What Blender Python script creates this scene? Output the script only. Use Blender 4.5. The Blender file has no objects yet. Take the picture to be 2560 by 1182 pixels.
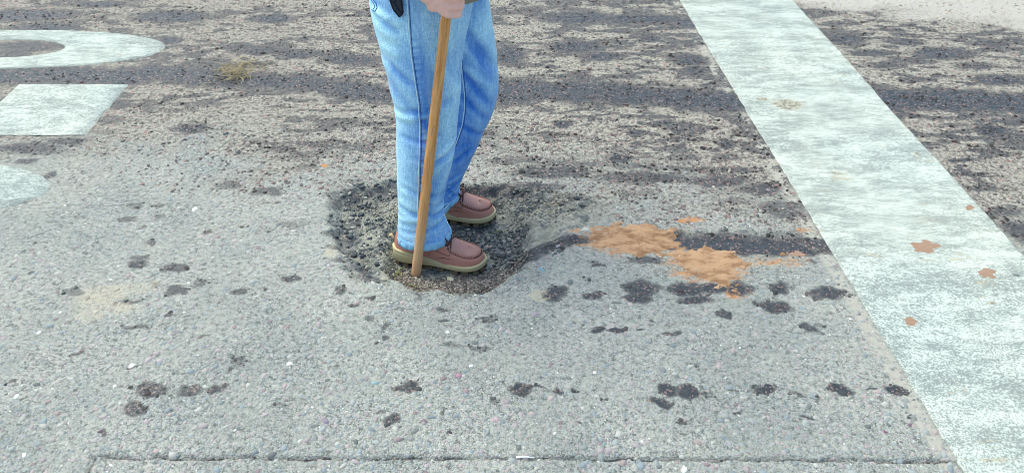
import bpy, bmesh, math, random
import numpy as np
from mathutils import Vector, Matrix
from mathutils.bvhtree import BVHTree

R = math.radians
rng = np.random.default_rng(7)
random.seed(7)
scene = bpy.context.scene
COL = scene.collection

# ------------------------------------------------------------------ camera, world, sun, exposure
CAM_H, PITCH, FPX = 1.60, R(37.0), 2009.0            # eye height over the road, downward tilt, focal length in photo pixels
cam_data = bpy.data.cameras.new('camera')
cam_data.sensor_width = 36.0
cam_data.lens = 36.0 * FPX / 2560.0
cam_data.clip_start, cam_data.clip_end = 0.05, 2000.0
cam = bpy.data.objects.new('camera', cam_data)
COL.objects.link(cam)
cam.location = (0, 0, CAM_H)
cam.rotation_euler = (math.pi / 2 - PITCH, 0, 0)
scene.camera = cam

SUN_ELEV, SUN_AZ = R(66), R(-60)                     # azimuth from +Y towards +X: the sun stands left and a little beyond the man
world = bpy.data.worlds.new('World'); scene.world = world; world.use_nodes = True
wn = world.node_tree.nodes; wl = world.node_tree.links
bg = wn['Background']
sky = wn.new('ShaderNodeTexSky'); sky.sky_type = 'NISHITA'; sky.sun_disc = False
sky.sun_elevation = SUN_ELEV; sky.sun_rotation = SUN_AZ
sky.air_density = 1.0; sky.dust_density = 3.0; sky.ozone_density = 1.0
wl.new(sky.outputs[0], bg.inputs[0]); bg.inputs[1].default_value = 0.15
sun_data = bpy.data.lights.new('sun', 'SUN'); sun_data.energy = 1.4; sun_data.angle = R(46); sun_data.color = (1.0, 0.95, 0.87)
sun = bpy.data.objects.new('sun', sun_data); COL.objects.link(sun)
sd_ = Vector((math.sin(SUN_AZ) * math.cos(SUN_ELEV), math.cos(SUN_AZ) * math.cos(SUN_ELEV), math.sin(SUN_ELEV)))
sun.rotation_euler = sd_.to_track_quat('Z', 'Y').to_euler()
scene.cycles.filter_width = 0.85
vs = scene.view_settings
vs.view_transform = 'Standard'; vs.look = 'None'; vs.gamma = 1.0; vs.use_curve_mapping = False; vs.exposure = 0.98
vs.use_white_balance = True; vs.white_balance_temperature = 6750; vs.white_balance_tint = -2   # the camera's own setting: a clean grey under this sky

# ------------------------------------------------------------------ measuring: from a point of the photograph to a place
CP, SP = math.cos(PITCH), math.sin(PITCH)
def ray(px, py):
    up = 591.0 - py
    return (px - 1280.0, FPX * CP + up * SP, -FPX * SP + up * CP)
def P(px, py, z=0.0):                                # the place at height z
    dx, dy, dz = ray(px, py); t = (z - CAM_H) / dz
    return np.array((dx * t, dy * t, z))
def PY(px, py, Y):                                   # the place in the upright plane at depth Y
    dx, dy, dz = ray(px, py); t = Y / dy
    return np.array((dx * t, Y, CAM_H + dz * t))
def to_px(x, y, z=0.0):
    d = y * CP - (z - CAM_H) * SP
    u = y * SP + (z - CAM_H) * CP
    return 1280 + FPX * x / d, 591 - FPX * u / d

# ------------------------------------------------------------------ noise
def _hash(ix, iy, s):
    h = (ix * 374761393 + iy * 668265263 + s * 1442695041) & 0xFFFFFFFF
    h = ((h ^ (h >> 13)) * 1274126177) & 0xFFFFFFFF
    return ((h ^ (h >> 16)) & 0xFFFFFF) / float(0xFFFFFF)
def vnoise(x, y, s=0):
    x = np.asarray(x, float); y = np.asarray(y, float)
    ix = np.floor(x).astype(np.int64); iy = np.floor(y).astype(np.int64)
    fx = x - ix; fy = y - iy
    fx = fx * fx * (3 - 2 * fx); fy = fy * fy * (3 - 2 * fy)
    a = _hash(ix, iy, s); b = _hash(ix + 1, iy, s); c = _hash(ix, iy + 1, s); d = _hash(ix + 1, iy + 1, s)
    return (a + (b - a) * fx) * (1 - fy) + (c + (d - c) * fx) * fy
def fbm(x, y, s=0, o=4):
    v = 0; a = 0.5; t = 0
    for k in range(o):
        v = v + a * vnoise(np.asarray(x) * 2 ** k + 17.3 * k, np.asarray(y) * 2 ** k - 9.1 * k, s + k); t += a; a *= 0.5
    return v / t
def sstep(a, b, x):
    t = np.clip((np.asarray(x, float) - a) / (b - a), 0, 1); return t * t * (3 - 2 * t)
def sdist(x, y, poly):                               # signed distance to a closed outline, positive inside
    x = np.asarray(x, float); y = np.asarray(y, float)
    d = np.full(x.shape, 1e9); ins = np.zeros(x.shape, bool)
    n = len(poly)
    for i in range(n):
        ax, ay = poly[i][:2]; bx, by = poly[(i + 1) % n][:2]
        ex, ey = bx - ax, by - ay
        t = np.clip(((x - ax) * ex + (y - ay) * ey) / (ex * ex + ey * ey + 1e-12), 0, 1)
        d = np.minimum(d, np.hypot(x - ax - t * ex, y - ay - t * ey))
        c = ((ay > y) != (by > y)) & (x < (bx - ax) * (y - ay) / (by - ay + 1e-12) + ax)
        ins ^= c
    return np.where(ins, d, -d)

# ------------------------------------------------------------------ ground shape
OUT = [P(*p) for p in [(826, 560), (830, 510), (862, 474), (930, 458), (1010, 452), (1100, 456), (1180, 460), (1290, 468), (1400, 484), (1490, 494),
                       (1545, 520), (1500, 560), (1420, 585), (1345, 622), (1318, 668), (1268, 708), (1200, 732), (1120, 737), (1040, 726), (960, 704), (892, 672), (850, 625)]]
INN = [P(*p) for p in [(962, 610), (972, 550), (1010, 498), (1090, 478), (1180, 474), (1262, 486), (1318, 530), (1330, 580), (1318, 630), (1290, 676), (1235, 712), (1140, 724), (1050, 712), (985, 690), (958, 655)]]
TRENCH = [P(*p) for p in [(1300, 640), (1400, 598), (1480, 580), (1560, 572), (1700, 580), (1850, 585), (2000, 590), (2065, 620), (2075, 645), (1950, 640), (1800, 636), (1690, 622), (1560, 620), (1450, 612), (1370, 630), (1310, 665)]]
JOINT = [P(236, 1140)[:2], P(800, 1141)[:2], P(1310, 1142)[:2], P(1900, 1146)[:2], P(2415, 1152)[:2]]
JL = [P(236, 1140)[:2], P(206, 1210)[:2]]
JX = np.array([p[0] for p in JOINT]); JY = np.array([p[1] for p in JOINT])
def joint_d(x, y):                                   # distance from the saw-cut joint in the foreground
    wob = (fbm(np.asarray(x) * 22, np.asarray(y) * 0 + 3, 51, 3) - 0.5) * 0.012
    jy = np.interp(x, JX, JY) + wob
    d = np.where(np.asarray(x) > JX[0], np.abs(y - jy), 9)
    (ax, ay), (bx, by) = JL
    t = np.clip(((x - ax) * (bx - ax) + (y - ay) * (by - ay)) / ((bx - ax) ** 2 + (by - ay) ** 2), 0, 1)
    return np.minimum(d, np.hypot(x - ax - t * (bx - ax), y - ay - t * (by - ay)))
def hole_masks(x, y):
    m = (np.abs(x + 0.1) < 0.8) & (np.abs(y - 2.2) < 0.7)
    so = np.full(np.shape(x), -1.0); si = np.full(np.shape(x), -1.0)
    if np.any(m):
        xm, ym = x[m], y[m]
        j = (fbm(xm * 14, ym * 14, 5, 4) - 0.5) * 0.06
        so[m] = sdist(xm, ym, OUT) + j
        si[m] = sdist(xm, ym, INN) + j * 0.7
    return so, si
def ground_h(x, y):
    x = np.atleast_1d(np.asarray(x, float)); y = np.atleast_1d(np.asarray(y, float))
    near = (np.abs(x) < 4) & (y > -1) & (y < 7)
    h = (fbm(x * 1.7, y * 1.7, 1, 3) - 0.5) * 0.012
    up = sstep(2.0, 2.6, y + 0.10 * x)
    h = h + np.where(near, (fbm(x * 45, y * 45, 2, 3) - 0.5) * (0.0035 + 0.004 * up), 0)
    so, si = hole_masks(x, y)
    inside = sstep(-0.01, 0.05, so)
    right = sstep(0.02, 0.22, x)                     # the hole shelves out towards the right
    h = h - 0.034 * sstep(-0.004, 0.035, so) * (1 - 0.55 * right)
    h = h - 0.044 * sstep(-0.012, 0.04, si)
    flat = sstep(0.03, 0.07, si)
    chunk = np.abs(fbm(x * 15, y * 17, 9, 4) - 0.5) * 2
    h = h + inside * (0.034 * (0.28 - chunk) * (1 - 0.75 * flat) + (fbm(x * 55, y * 55, 12, 3) - 0.5) * 0.012 * (1 - .45 * flat))
    h = h + 0.005 * np.exp(-((so + 0.02) / 0.02) ** 2) * (fbm(x * 9, y * 9, 14, 2) - 0.3)
    tm = (x > -0.1) & (x < 1.4) & (y > 1.8) & (y < 2.6)
    if np.any(tm):
        st = sdist(x[tm], y[tm], TRENCH) + (fbm(x[tm] * 18, y[tm] * 18, 15, 3) - 0.5) * 0.04
        h[tm] -= 0.009 * sstep(-0.005, 0.03, st)
    jm = (y < 1.6) & (y > 0.8) & (np.abs(x) < 3)
    if np.any(jm):
        jd = joint_d(x[jm], y[jm])
        jw = 0.6 + 0.8 * fbm(x[jm] * 12, y[jm] * 3, 33, 3)
        h[jm] -= 0.0095 * jw * np.exp(-(jd / 0.0055) ** 2)
    # cracks that run out from the near rim
    for pts in CRACKS:
        for a, b in zip(pts[:-1], pts[1:]):
            mx = (x > min(a[0], b[0]) - .03) & (x < max(a[0], b[0]) + .03) & (y > min(a[1], b[1]) - .03) & (y < max(a[1], b[1]) + .03)
            if np.any(mx):
                xx, yy = x[mx], y[mx]; ex, ey = b[0] - a[0], b[1] - a[1]
                t = np.clip(((xx - a[0]) * ex + (yy - a[1]) * ey) / (ex * ex + ey * ey), 0, 1)
                d = np.hypot(xx - a[0] - t * ex, yy - a[1] - t * ey)
                h[mx] -= 0.005 * np.exp(-(d / 0.005) ** 2)
    return h
CRACKS = [[P(*q) for q in c] for c in [
    [(1255, 720), (1275, 750), (1285, 772)], [(1320, 695), (1345, 688), (1362, 690)], [(855, 640), (880, 690), (905, 705)],
    [(960, 712), (1060, 738), (1180, 744)], [(1275, 712), (1300, 704), (1312, 702)]]]

# ------------------------------------------------------------------ stains, drawn on the ground in metres
def spot(px, py, rx, ry, s=1.0, z=0.0):
    c = P(px, py, z); ex = P(px + rx, py, z); t0 = P(px, py - ry, z); t1 = P(px, py + ry, z)
    return (c[0], c[1], ex[0] - c[0], (t0[1] - t1[1]) / 2, s)
def streak(pts, r, s=1.0):
    o = []
    for (ax, ay), (bx, by) in zip(pts[:-1], pts[1:]):
        n = max(2, int(abs(bx - ax) / 28))
        for k in range(n):
            t = k / n
            o.append(spot(ax + (bx - ax) * t, ay + (by - ay) * t, 46, r * random.uniform(.75, 1.2), s))
    return o
WET_DARK = []
for a in [(60, 38, 150, 15), (430, 42, 100, 15), (680, 46, 60, 11), (110, 68, 90, 10), (250, 12, 80, 8), (428, 102, 30, 9), (650, 128, 60, 11), (740, 138, 50, 8), (880, 147, 75, 13),
          (545, 165, 42, 24, .8), (480, 322, 50, 13), (440, 275, 70, 8, .6), (800, 362, 90, 10, .6), (900, 368, 70, 13, .7), (580, 462, 40, 12, .75), (668, 478, 42, 13, .8),
          (1329, 24, 40, 9, .8), (1443, 45, 100, 16), (1605, 49, 120, 12), (1720, 60, 40, 14), (1435, 118, 70, 15), (1270, 138, 50, 24), (1508, 142, 60, 11), (1626, 97, 30, 8), (1727, 150, 50, 14),
          (1740, 176, 36, 12), (1410, 310, 26, 8), (1668, 306, 24, 7), (1593, 333, 26, 8), (1817, 365, 22, 7), (1553, 394, 30, 12), (1382, 430, 110, 18, .85), (1605, 443, 130, 16, .85),
          (1788, 452, 100, 14, .85), (1900, 472, 60, 17, .85), (1960, 525, 70, 28, .75), (1300, 470, 110, 14, .9), (860, 490, 40, 24, .7), (1900, 585, 150, 12, .6),
          (1600, 722, 46, 20), (1590, 748, 42, 11), (1715, 723, 58, 15), (1742, 750, 52, 10), (1780, 722, 60, 13), (1845, 718, 30, 20), (1932, 765, 46, 15), (1945, 718, 30, 15),
          (2072, 732, 48, 15), (2020, 818, 28, 14, .9), (1392, 733, 30, 17), (1485, 740, 30, 9), (1470, 700, 20, 10, .6), (1500, 825, 16, 8, 1.2), (1545, 826, 18, 7, 1.2), (1600, 830, 14, 4), (1682, 834, 26, 6, .9),
          (1805, 787, 19, 10, .9), (1735, 907, 24, 6, .7), (1620, 650, 50, 12, .8), (1490, 655, 20, 8, .7),
          (378, 970, 32, 16, 1.15), (342, 1018, 28, 17, 1.2), (475, 979, 32, 11, 1.15), (540, 974, 26, 10), (576, 961, 12, 9), (1015, 968, 32, 14, 1.25), (1302, 970, 32, 13, 1.2), (1345, 968, 16, 4),
          (1395, 975, 16, 7), (1437, 975, 10, 5, .9), (1672, 973, 29, 12, 1.2), (1725, 976, 25, 14, 1.2), (1652, 1005, 28, 12, 1.2), (1760, 985, 16, 6, .8), (1913, 973, 33, 10, 1.2), (1988, 985, 20, 10, .7), (2095, 972, 27, 12, 1.25),
          (2180, 974, 13, 4, .9), (2236, 973, 22, 12, 1.2), (2252, 986, 16, 7), (985, 1048, 18, 17, 1.0), (1832, 975, 8, 5, .8), (2280, 1038, 12, 6, .9),
          (345, 660, 26, 8, 1.1), (440, 670, 36, 11, .85), (345, 645, 30, 8, .75), (725, 693, 20, 9, .85), (510, 710, 26, 14, .7), (445, 727, 27, 13, .85), (600, 730, 22, 7, .8), (188, 728, 26, 10, .7), (330, 752, 23, 8, .75),
          (845, 727, 19, 12, .85), (340, 818, 26, 9, .75), (598, 898, 18, 12, .7), (880, 765, 16, 8, .8), (1215, 800, 36, 8, .7), (1112, 770, 26, 8, .8), (320, 548, 30, 9, .75), (400, 512, 22, 8, .7), (340, 512, 24, 9, .7),
          (190, 547, 16, 6, .6), (1130, 860, 36, 8, .65), (1205, 870, 22, 8, .6), (920, 748, 20, 7, .75), (740, 560, 60, 12, .6), (385, 715, 20, 10, .6),
          (250, 1080, 12, 8, .9), (1125, 1080, 8, 6, .9), (895, 1070, 12, 8, .7), (700, 1015, 30, 6, .6), (2035, 1000, 10, 6, .7),
          (70, 402, 24, 8, 1), (60, 370, 100, 14, .9), (170, 352, 60, 10, .9), (110, 380, 60, 10, .7), (250, 258, 26, 14, .9), (280, 300, 40, 12, .7), (300, 262, 50, 10, .8), (120, 440, 14, 16, 1.0), (20, 505, 40, 9, 1.0),
          (70, 118, 90, 14, .9), (20, 138, 60, 8, .9),
          (2110, 100, 50, 14), (2180, 135, 60, 9, .9), (2260, 105, 50, 10, .9), (2360, 135, 80, 15), (2480, 110, 60, 10, .8), (2440, 165, 60, 9, .8), (2500, 200, 70, 13), (2200, 165, 40, 8, .8), (2480, 325, 52, 13),
          (2300, 155, 40, 8, .8), (2400, 402, 50, 5, .9), (2440, 435, 40, 6, .9), (2460, 470, 40, 8, .8), (2510, 530, 50, 14, .8), (2550, 580, 40, 30, .85), (2540, 370, 40, 8, .7), (2290, 330, 12, 9, .9)]:
    WET_DARK.append(spot(*a))
WET_DARK += streak([(370, 178), (560, 200), (760, 205), (980, 242)], 22) + streak([(1240, 226), (1500, 232), (1860, 258)], 27, 1.1) + streak([(2180, 248), (2400, 248), (2600, 262)], 24, 1.15)
WET_DARK += streak([(-40, 192), (200, 188), (370, 196)], 20, 1.05) + streak([(1690, 600), (1880, 612), (2080, 618)], 24, 1.1) + streak([(1310, 640), (1400, 600), (1480, 592)], 13, 1.0)
WET_DARK += streak([(600, 118), (760, 132), (960, 150)], 8, .8) + streak([(1250, 400), (1500, 412), (1900, 430)], 7, .7) + streak([(1250, 345), (1500, 355), (1800, 350)], 5, .55)
WET_DARK += streak([(838, 585), (868, 650), (918, 690), (978, 708)], 9, .75) + streak([(856, 484), (930, 470), (1000, 463)], 9, .75) + streak([(1180, 468), (1260, 474), (1315, 482)], 9, .85) + streak([(1400, 488), (1480, 500)], 4, .7)  # darker arcs along the near-left and far rim of the pothole
WET_DARK += [spot(872, 560, 40, 62, .60), spot(905, 500, 66, 32, .62), spot(912, 640, 36, 44, .62), spot(960, 470, 60, 14, .7), spot(1230, 478, 70, 14, .7), spot(1340, 500, 60, 14, .55), spot(1160, 470, 40, 10, .6)]  # darker tone over the left shelf and far rim
for _ in range(70):                                   # scattered faint drops
    WET_DARK.append(spot(random.uniform(20, 2100), random.uniform(540, 1060), random.uniform(5, 15), random.uniform(3, 7), random.uniform(.55, .95)))
CREAM = [P(*p) for p in [(-900, -500), (3600, -500), (3600, 640), (2300, 640), (2060, 560), (1900, 548), (1700, 545), (1560, 530), (1400, 470), (1250, 450), (900, 440), (700, 420), (480, 385), (330, 370), (-300, 420), (-1200, 420)]]
PALE = [P(*p) for p in [(1960, -300), (5200, -300), (4000, 120), (2560, 72), (2300, 42), (2060, 20), (1990, 5)]]
SAND = [spot(255, 740, 62, 26), spot(330, 722, 52, 16, .8), spot(225, 785, 42, 20, .8), spot(300, 770, 50, 16, .7), spot(385, 712, 12, 8, .9), spot(826, 628, 16, 13, 1.3), spot(1352, 740, 24, 12, 1.5), spot(1130, 470, 30, 8, .6),
        spot(585, 160, 36, 22, .9), spot(610, 178, 20, 14, .8), spot(835, 43, 18, 5, .9), spot(1320, 525, 60, 16, .6), spot(1900, 655, 120, 12, .6), spot(80, 515, 26, 20, .4)]
CLAYS = [spot(1580, 600, 130, 36, .75), spot(1770, 665, 100, 44, .75), spot(1990, 632, 40, 8, .9), spot(1950, 655, 90, 10, .6), spot(1720, 550, 40, 8, .8), spot(1840, 735, 30, 14, .8), spot(1500, 578, 34, 12, .5),
         spot(812, 412, 8, 4, 1.2), spot(2010, 575, 20, 6, .7), spot(1440, 575, 20, 8, .6)]
def field(x, y, spots, soft=1.0):
    f = np.zeros(np.shape(x))
    for cx, cy, rx, ry, s in spots:
        m = (np.abs(x - cx) < 2.2 * rx) & (np.abs(y - cy) < 2.2 * ry)
        if np.any(m):
            q = np.hypot((x[m] - cx) / rx, (y[m] - cy) / ry) / 1.14
            f[m] = np.maximum(f[m], s * np.clip(1.45 - 0.95 * q ** 1.2, 0, 1))
    return f
# the stop bar's two edges on the ground
BL0, BL1 = P(1697, 0)[:2], P(2412, 1182)[:2]
BR0, BR1 = P(1981, 0)[:2], P(2560, 643)[:2]
def bar_x(y, right):
    a, b = (BR0, BR1) if right else (BL0, BL1)
    return a[0] + (y - a[1]) / (b[1] - a[1]) * (b[0] - a[0])
def stains(x, y):
    """wet and dark spots, cream, sand, clay, hole-dark, pale - each 0..1, at places on the ground"""
    x = np.atleast_1d(np.asarray(x, float)); y = np.atleast_1d(np.asarray(y, float))
    near = (np.abs(x) < 14) & (y > -3) & (y < 16)
    xn, yn = x[near], y[near]
    wob = (fbm(xn * 5, yn * 7, 21, 3) - 0.5)
    sc = sdist(xn, yn, CREAM)
    cream = sstep(-0.32, 0.34, sc + wob * 0.75)
    pale = sstep(-0.12, 0.12, sdist(xn, yn, PALE) + wob * 0.25)
    # streaky damp speckle over the cream zone
    sp1 = fbm(xn * 13 + wob * 2, yn * 34, 31, 4)
    sp2 = fbm(xn * 3.2, yn * 9, 37, 3)
    left = sstep(-1.4, -0.5, xn) * 0.10 + 0.0
    damp = sstep(0.480, 0.57, sp1 * 0.62 + sp2 * 0.38 + left * 0.35 - 0.02 * sstep(1.5, 1.8, xn)) * 0.72
    wx = xn + (fbm(xn * 30, yn * 30, 41, 3) - .5) * 0.05; wy = yn + (fbm(xn * 30, yn * 30, 43, 3) - .5) * 0.035
    w = np.maximum(field(wx, wy, WET_DARK), damp * cream * (1 - pale))
    jd = np.where(yn < 1.6, joint_d(xn, yn), 9)
    w = np.maximum(w, np.exp(-(jd / .0048) ** 2) * (.35 + .8 * fbm(xn * 25, yn * 25, 49, 3)))
    # no loose speckle beside the bar's pale edge strip
    strip = np.clip(1 - np.abs(xn - (bar_x(yn, False) - 0.026)) / 0.026, 0, 1)
    strip = np.minimum(strip * 2, 1)
    fg = sstep(2.25, 2.05, yn)
    out = np.zeros((len(x), 7))
    o = np.zeros((len(xn), 7))
    o[:, 0] = w; o[:, 1] = cream; o[:, 2] = np.minimum(field(xn, yn, SAND), 1.3) * (0.65 + 0.7 * fbm(xn * 20, yn * 20, 45, 3))
    o[:, 3] = field(wx, wy, CLAYS)
    so, si = hole_masks(xn, yn)
    o[:, 4] = sstep(-0.05, 0.05, so + (fbm(xn * 30, yn * 30, 47, 3) - .5) * .06) * (1 - .5 * sstep(.05, .22, xn)); o[:, 5] = pale; o[:, 6] = strip
    out[near] = o
    out[~near, 1] = (y[~near] > 2.3)
    return out

# ------------------------------------------------------------------ mesh and material helpers
def link(o, parent=None):
    COL.objects.link(o)
    if parent is not None: o.parent = parent
    return o
def tag(o, label=None, cat=None, group=None, kind=None):
    if label: o['label'] = label
    if cat: o['category'] = cat
    if group: o['group'] = group
    if kind: o['kind'] = kind
    return o
def mesh_np(name, v, f, mat=None, smooth=True):
    """v (n,3), f (m,k) with k 3 or 4"""
    me = bpy.data.meshes.new(name)
    v = np.asarray(v, np.float32); f = np.asarray(f, np.int32); k = f.shape[1]
    me.vertices.add(len(v)); me.vertices.foreach_set('co', v.ravel())
    me.loops.add(f.size); me.loops.foreach_set('vertex_index', f.ravel())
    me.polygons.add(len(f)); me.polygons.foreach_set('loop_start', np.arange(0, f.size, k, dtype=np.int32))
    me.update(calc_edges=True)
    if smooth: me.polygons.foreach_set('use_smooth', np.ones(len(f), bool))
    if mat: me.materials.append(mat)
    return me
def add_col(me, name, rgba):
    a = me.attributes.new(name, 'FLOAT_COLOR', 'POINT'); a.data.foreach_set('color', np.asarray(rgba, np.float32).ravel())
def add_float(me, name, val):
    a = me.attributes.new(name, 'FLOAT', 'POINT'); a.data.foreach_set('value', np.asarray(val, np.float32).ravel())
def obj(name, me, parent=None):
    return link(bpy.data.objects.new(name, me), parent)
def empty(name, loc=(0, 0, 0)):
    o = bpy.data.objects.new(name, None); o.location = loc; o.empty_display_size = 0.1
    return link(o)
def bm_obj(name, bm, mat, parent=None, smooth=True):
    me = bpy.data.meshes.new(name); bm.to_mesh(me); bm.free()
    if smooth: me.polygons.foreach_set('use_smooth', np.ones(len(me.polygons), bool))
    me.materials.append(mat); me.update()
    return obj(name, me, parent)

class NT:
    def __init__(s, name, rough=0.9):
        s.m = bpy.data.materials.new(name); s.m.use_nodes = True
        s.t = s.m.node_tree; s.n = s.t.nodes; s.b = s.n['Principled BSDF']
        s.b.inputs['Roughness'].default_value = rough
    def node(s, typ, **kw):
        n = s.n.new(typ)
        for k, v in kw.items(): setattr(n, k, v)
        return n
    def l(s, a, b): s.t.links.new(a, b)
    def put(s, sock, v):
        if isinstance(v, bpy.types.NodeSocket): s.l(v, sock)
        elif isinstance(v, (tuple, list)) and len(v) == 3 and sock.type == 'RGBA': sock.default_value = (*v, 1)
        else: sock.default_value = v
    def math(s, op, a, b=0.0, clamp=False):
        n = s.node('ShaderNodeMath', operation=op, use_clamp=clamp); s.put(n.inputs[0], a); s.put(n.inputs[1], b); return n.outputs[0]
    def mix(s, f, a, b, blend='MIX'):
        n = s.node('ShaderNodeMix', data_type='RGBA', blend_type=blend); s.put(n.inputs[0], f); s.put(n.inputs[6], a); s.put(n.inputs[7], b); return n.outputs[2]
    def ramp(s, f, lo, hi, a=0.0, b=1.0):
        n = s.node('ShaderNodeMapRange', interpolation_type='SMOOTHSTEP'); s.put(n.inputs[0], f)
        s.put(n.inputs[1], lo); s.put(n.inputs[2], hi); s.put(n.inputs[3], a); s.put(n.inputs[4], b); return n.outputs[0]
    def coord(s, scale=(1, 1, 1), kind='Object'):
        c = s.node('ShaderNodeTexCoord'); m = s.node('ShaderNodeMapping'); m.inputs['Scale'].default_value = scale
        s.l(c.outputs[kind], m.inputs[0]); return m.outputs[0]
    def noise(s, vec, scale, detail=3.0, rough=0.55, col=False):
        n = s.node('ShaderNodeTexNoise'); s.put(n.inputs['Vector'], vec); n.inputs['Scale'].default_value = scale
        n.inputs['Detail'].default_value = detail; n.inputs['Roughness'].default_value = rough; return n.outputs[1 if col else 0]
    def voro(s, vec, scale, out='Distance', feature='F1', rnd=1.0):
        n = s.node('ShaderNodeTexVoronoi', feature=feature); s.put(n.inputs['Vector'], vec); n.inputs['Scale'].default_value = scale
        n.inputs['Randomness'].default_value = rnd; return n.outputs[out]
    def attr(s, name, out='Fac'):
        n = s.node('ShaderNodeAttribute'); n.attribute_name = name; return n.outputs[out]
    def bump(s, h, strength=0.5, dist=0.002, normal=None):
        n = s.node('ShaderNodeBump'); n.inputs['Strength'].default_value = strength; n.inputs['Distance'].default_value = dist
        s.put(n.inputs['Height'], h)
        if normal is not None: s.l(normal, n.inputs['Normal'])
        return n.outputs[0]
    def sep(s, c):
        n = s.node('ShaderNodeSeparateColor'); s.l(c, n.inputs[0]); return n.outputs
    def out(s, color=None, rough=None, normal=None, spec=None):
        if color is not None: s.put(s.b.inputs['Base Color'], color)
        if rough is not None: s.put(s.b.inputs['Roughness'], rough)
        if normal is not None: s.l(normal, s.b.inputs['Normal'])
        if spec is not None: s.put(s.b.inputs['Specular IOR Level'], spec)
        return s.m

# ------------------------------------------------------------------ materials
def road_material():
    s = NT('worn_asphalt')
    v = s.coord()
    a = s.attr('stain_a', 'Color'); A = s.sep(a); b = s.attr('stain_b', 'Color'); B = s.sep(b)
    alpha = s.attr('stain_a', 'Alpha')
    wet, cream, sand, clay = A[0], A[1], A[2], alpha  # wet also holds the darker rim and shelf tone
    hole, pale, strip = B[0], B[1], B[2]
    vx = s.coord((0.7, 1.0, 1.0))
    n_f = s.noise(v, 260, 3, .6); n_m = s.noise(v, 70, 4, .6); n_c = s.noise(v, 6, 4, .55); n_s = s.noise(vx, 34, 5, .65)
    vo_c = s.voro(v, 185, 'Color'); vo_d = s.voro(v, 185, 'Distance'); vc = s.sep(vo_c)
    vo2 = s.voro(v, 62, 'Distance'); vo2c = s.sep(s.voro(v, 62, 'Color'))
    # dry foreground asphalt: pale cool grey matrix with tinted chips
    mm = s.ramp(s.math('ADD', s.math('MULTIPLY', n_m, .5), s.math('MULTIPLY', n_f, .5)), .39, .59)
    matrix = s.mix(mm, (0.105, 0.118, 0.112), (0.385, 0.405, 0.375))
    chip = s.mix(vc[0], (0.16, 0.18, 0.185), (0.42, 0.41, 0.39))
    chip = s.mix(s.ramp(vc[1], .80, .86), chip, (0.40, 0.33, 0.37))
    chip = s.mix(s.ramp(vc[2], .90, .94), chip, (0.17, 0.22, 0.26))
    chip = s.mix(s.ramp(vc[1], .02, .0), chip, (0.75, 0.76, 0.74))
    cool = s.mix(s.ramp(vo_d, .50, .34), matrix, chip)
    cool = s.mix(s.math('MULTIPLY', s.ramp(n_c, .35, .7), .4), cool, (0.32, 0.335, 0.305))
    n_b = s.noise(v, 2.3, 4, .6)
    cool = s.mix(s.ramp(n_b, .40, .66, 0, .55), cool, s.mix(1.0, cool, (0.62, 0.67, 0.70), 'MULTIPLY'))
    pits = s.ramp(n_m, .41, .30)
    cool = s.mix(s.math('MULTIPLY', pits, .65), cool, (0.085, 0.095, 0.09))
    # cream zone: dust-filled matrix with dark stones standing out
    dust = s.mix(mm, (0.112, 0.108, 0.098), (0.385, 0.37, 0.325))
    dchip = s.mix(vo2c[0], (0.09, 0.082, 0.085), (0.26, 0.215, 0.21))
    dchip = s.mix(s.ramp(vo2c[1], .82, .88), dchip, (0.34, 0.21, 0.20))
    stone_f = s.math('MULTIPLY', s.ramp(vo2, .50, .34), s.ramp(vo2c[2], .25, .62))
    warm = s.mix(stone_f, dust, dchip)
    warm = s.mix(s.math('MULTIPLY', s.ramp(n_f, .46, .34), .6), warm, (0.13, 0.115, 0.10))
    base = s.mix(cream, cool, warm)
    base = s.mix(s.math('MULTIPLY', pale, .9), base, s.mix(n_f, (0.33, 0.315, 0.295), (0.50, 0.485, 0.46)))
    base = s.mix(s.math('MULTIPLY', strip, s.ramp(n_s, .36, .48)), base, s.mix(n_m, (0.29, 0.285, 0.255), (0.43, 0.42, 0.38)))
    # pothole: dark binder, olive dust, and crevice shade painted dark against light tops
    hm = s.math('ADD', s.math('MULTIPLY', n_m, .45), s.math('ADD', s.math('MULTIPLY', n_f, .30), s.math('MULTIPLY', n_s, .25)))
    holec = s.mix(s.ramp(hm, .40, .60), (0.065, 0.078, 0.088), (0.37, 0.375, 0.33))
    n_h = s.noise(v, 13, 4, .6)
    holec = s.mix(s.math('MULTIPLY', s.ramp(n_h, .48, .60), .7), holec, s.mix(n_f, (0.22, 0.22, 0.18), (0.36, 0.36, 0.30)))
    holec = s.mix(s.math('MULTIPLY', s.ramp(n_h, .47, .38), .6), holec, (0.055, 0.068, 0.082))
    holec = s.mix(s.ramp(B[0], 1.05, 1.0), holec, holec)
    base = s.mix(hole, base, holec)
    base = s.mix(s.ramp(s.math('ADD', sand, s.math('ADD', s.math('MULTIPLY', s.math('SUBTRACT', n_s, .5), 1.6), s.math('MULTIPLY', s.math('SUBTRACT', n_f, .5), 1.5))), .3, 1.2, 0, .8), base, s.mix(n_f, (0.33, 0.305, 0.24), (0.47, 0.44, 0.36)))
    base = s.mix(s.ramp(s.math('ADD', clay, s.math('MULTIPLY', s.math('SUBTRACT', n_s, .5), 1.8)), .35, .95), base, s.mix(n_m, (0.36, 0.17, 0.07), (0.52, 0.27, 0.13)))
    rag = s.ramp(cream, 0, 1, 1.0, 1.6)
    wn_ = s.math('ADD', wet, s.math('MULTIPLY', rag, s.math('ADD', s.math('MULTIPLY', s.math('SUBTRACT', n_s, .5), .75), s.math('ADD', s.math('MULTIPLY', s.math('SUBTRACT', n_m, .5), .75), s.math('ADD', s.math('MULTIPLY', s.math('SUBTRACT', n_f, .5), .7), s.math('MULTIPLY', s.math('SUBTRACT', .45, vo_d), .35))))))
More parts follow.
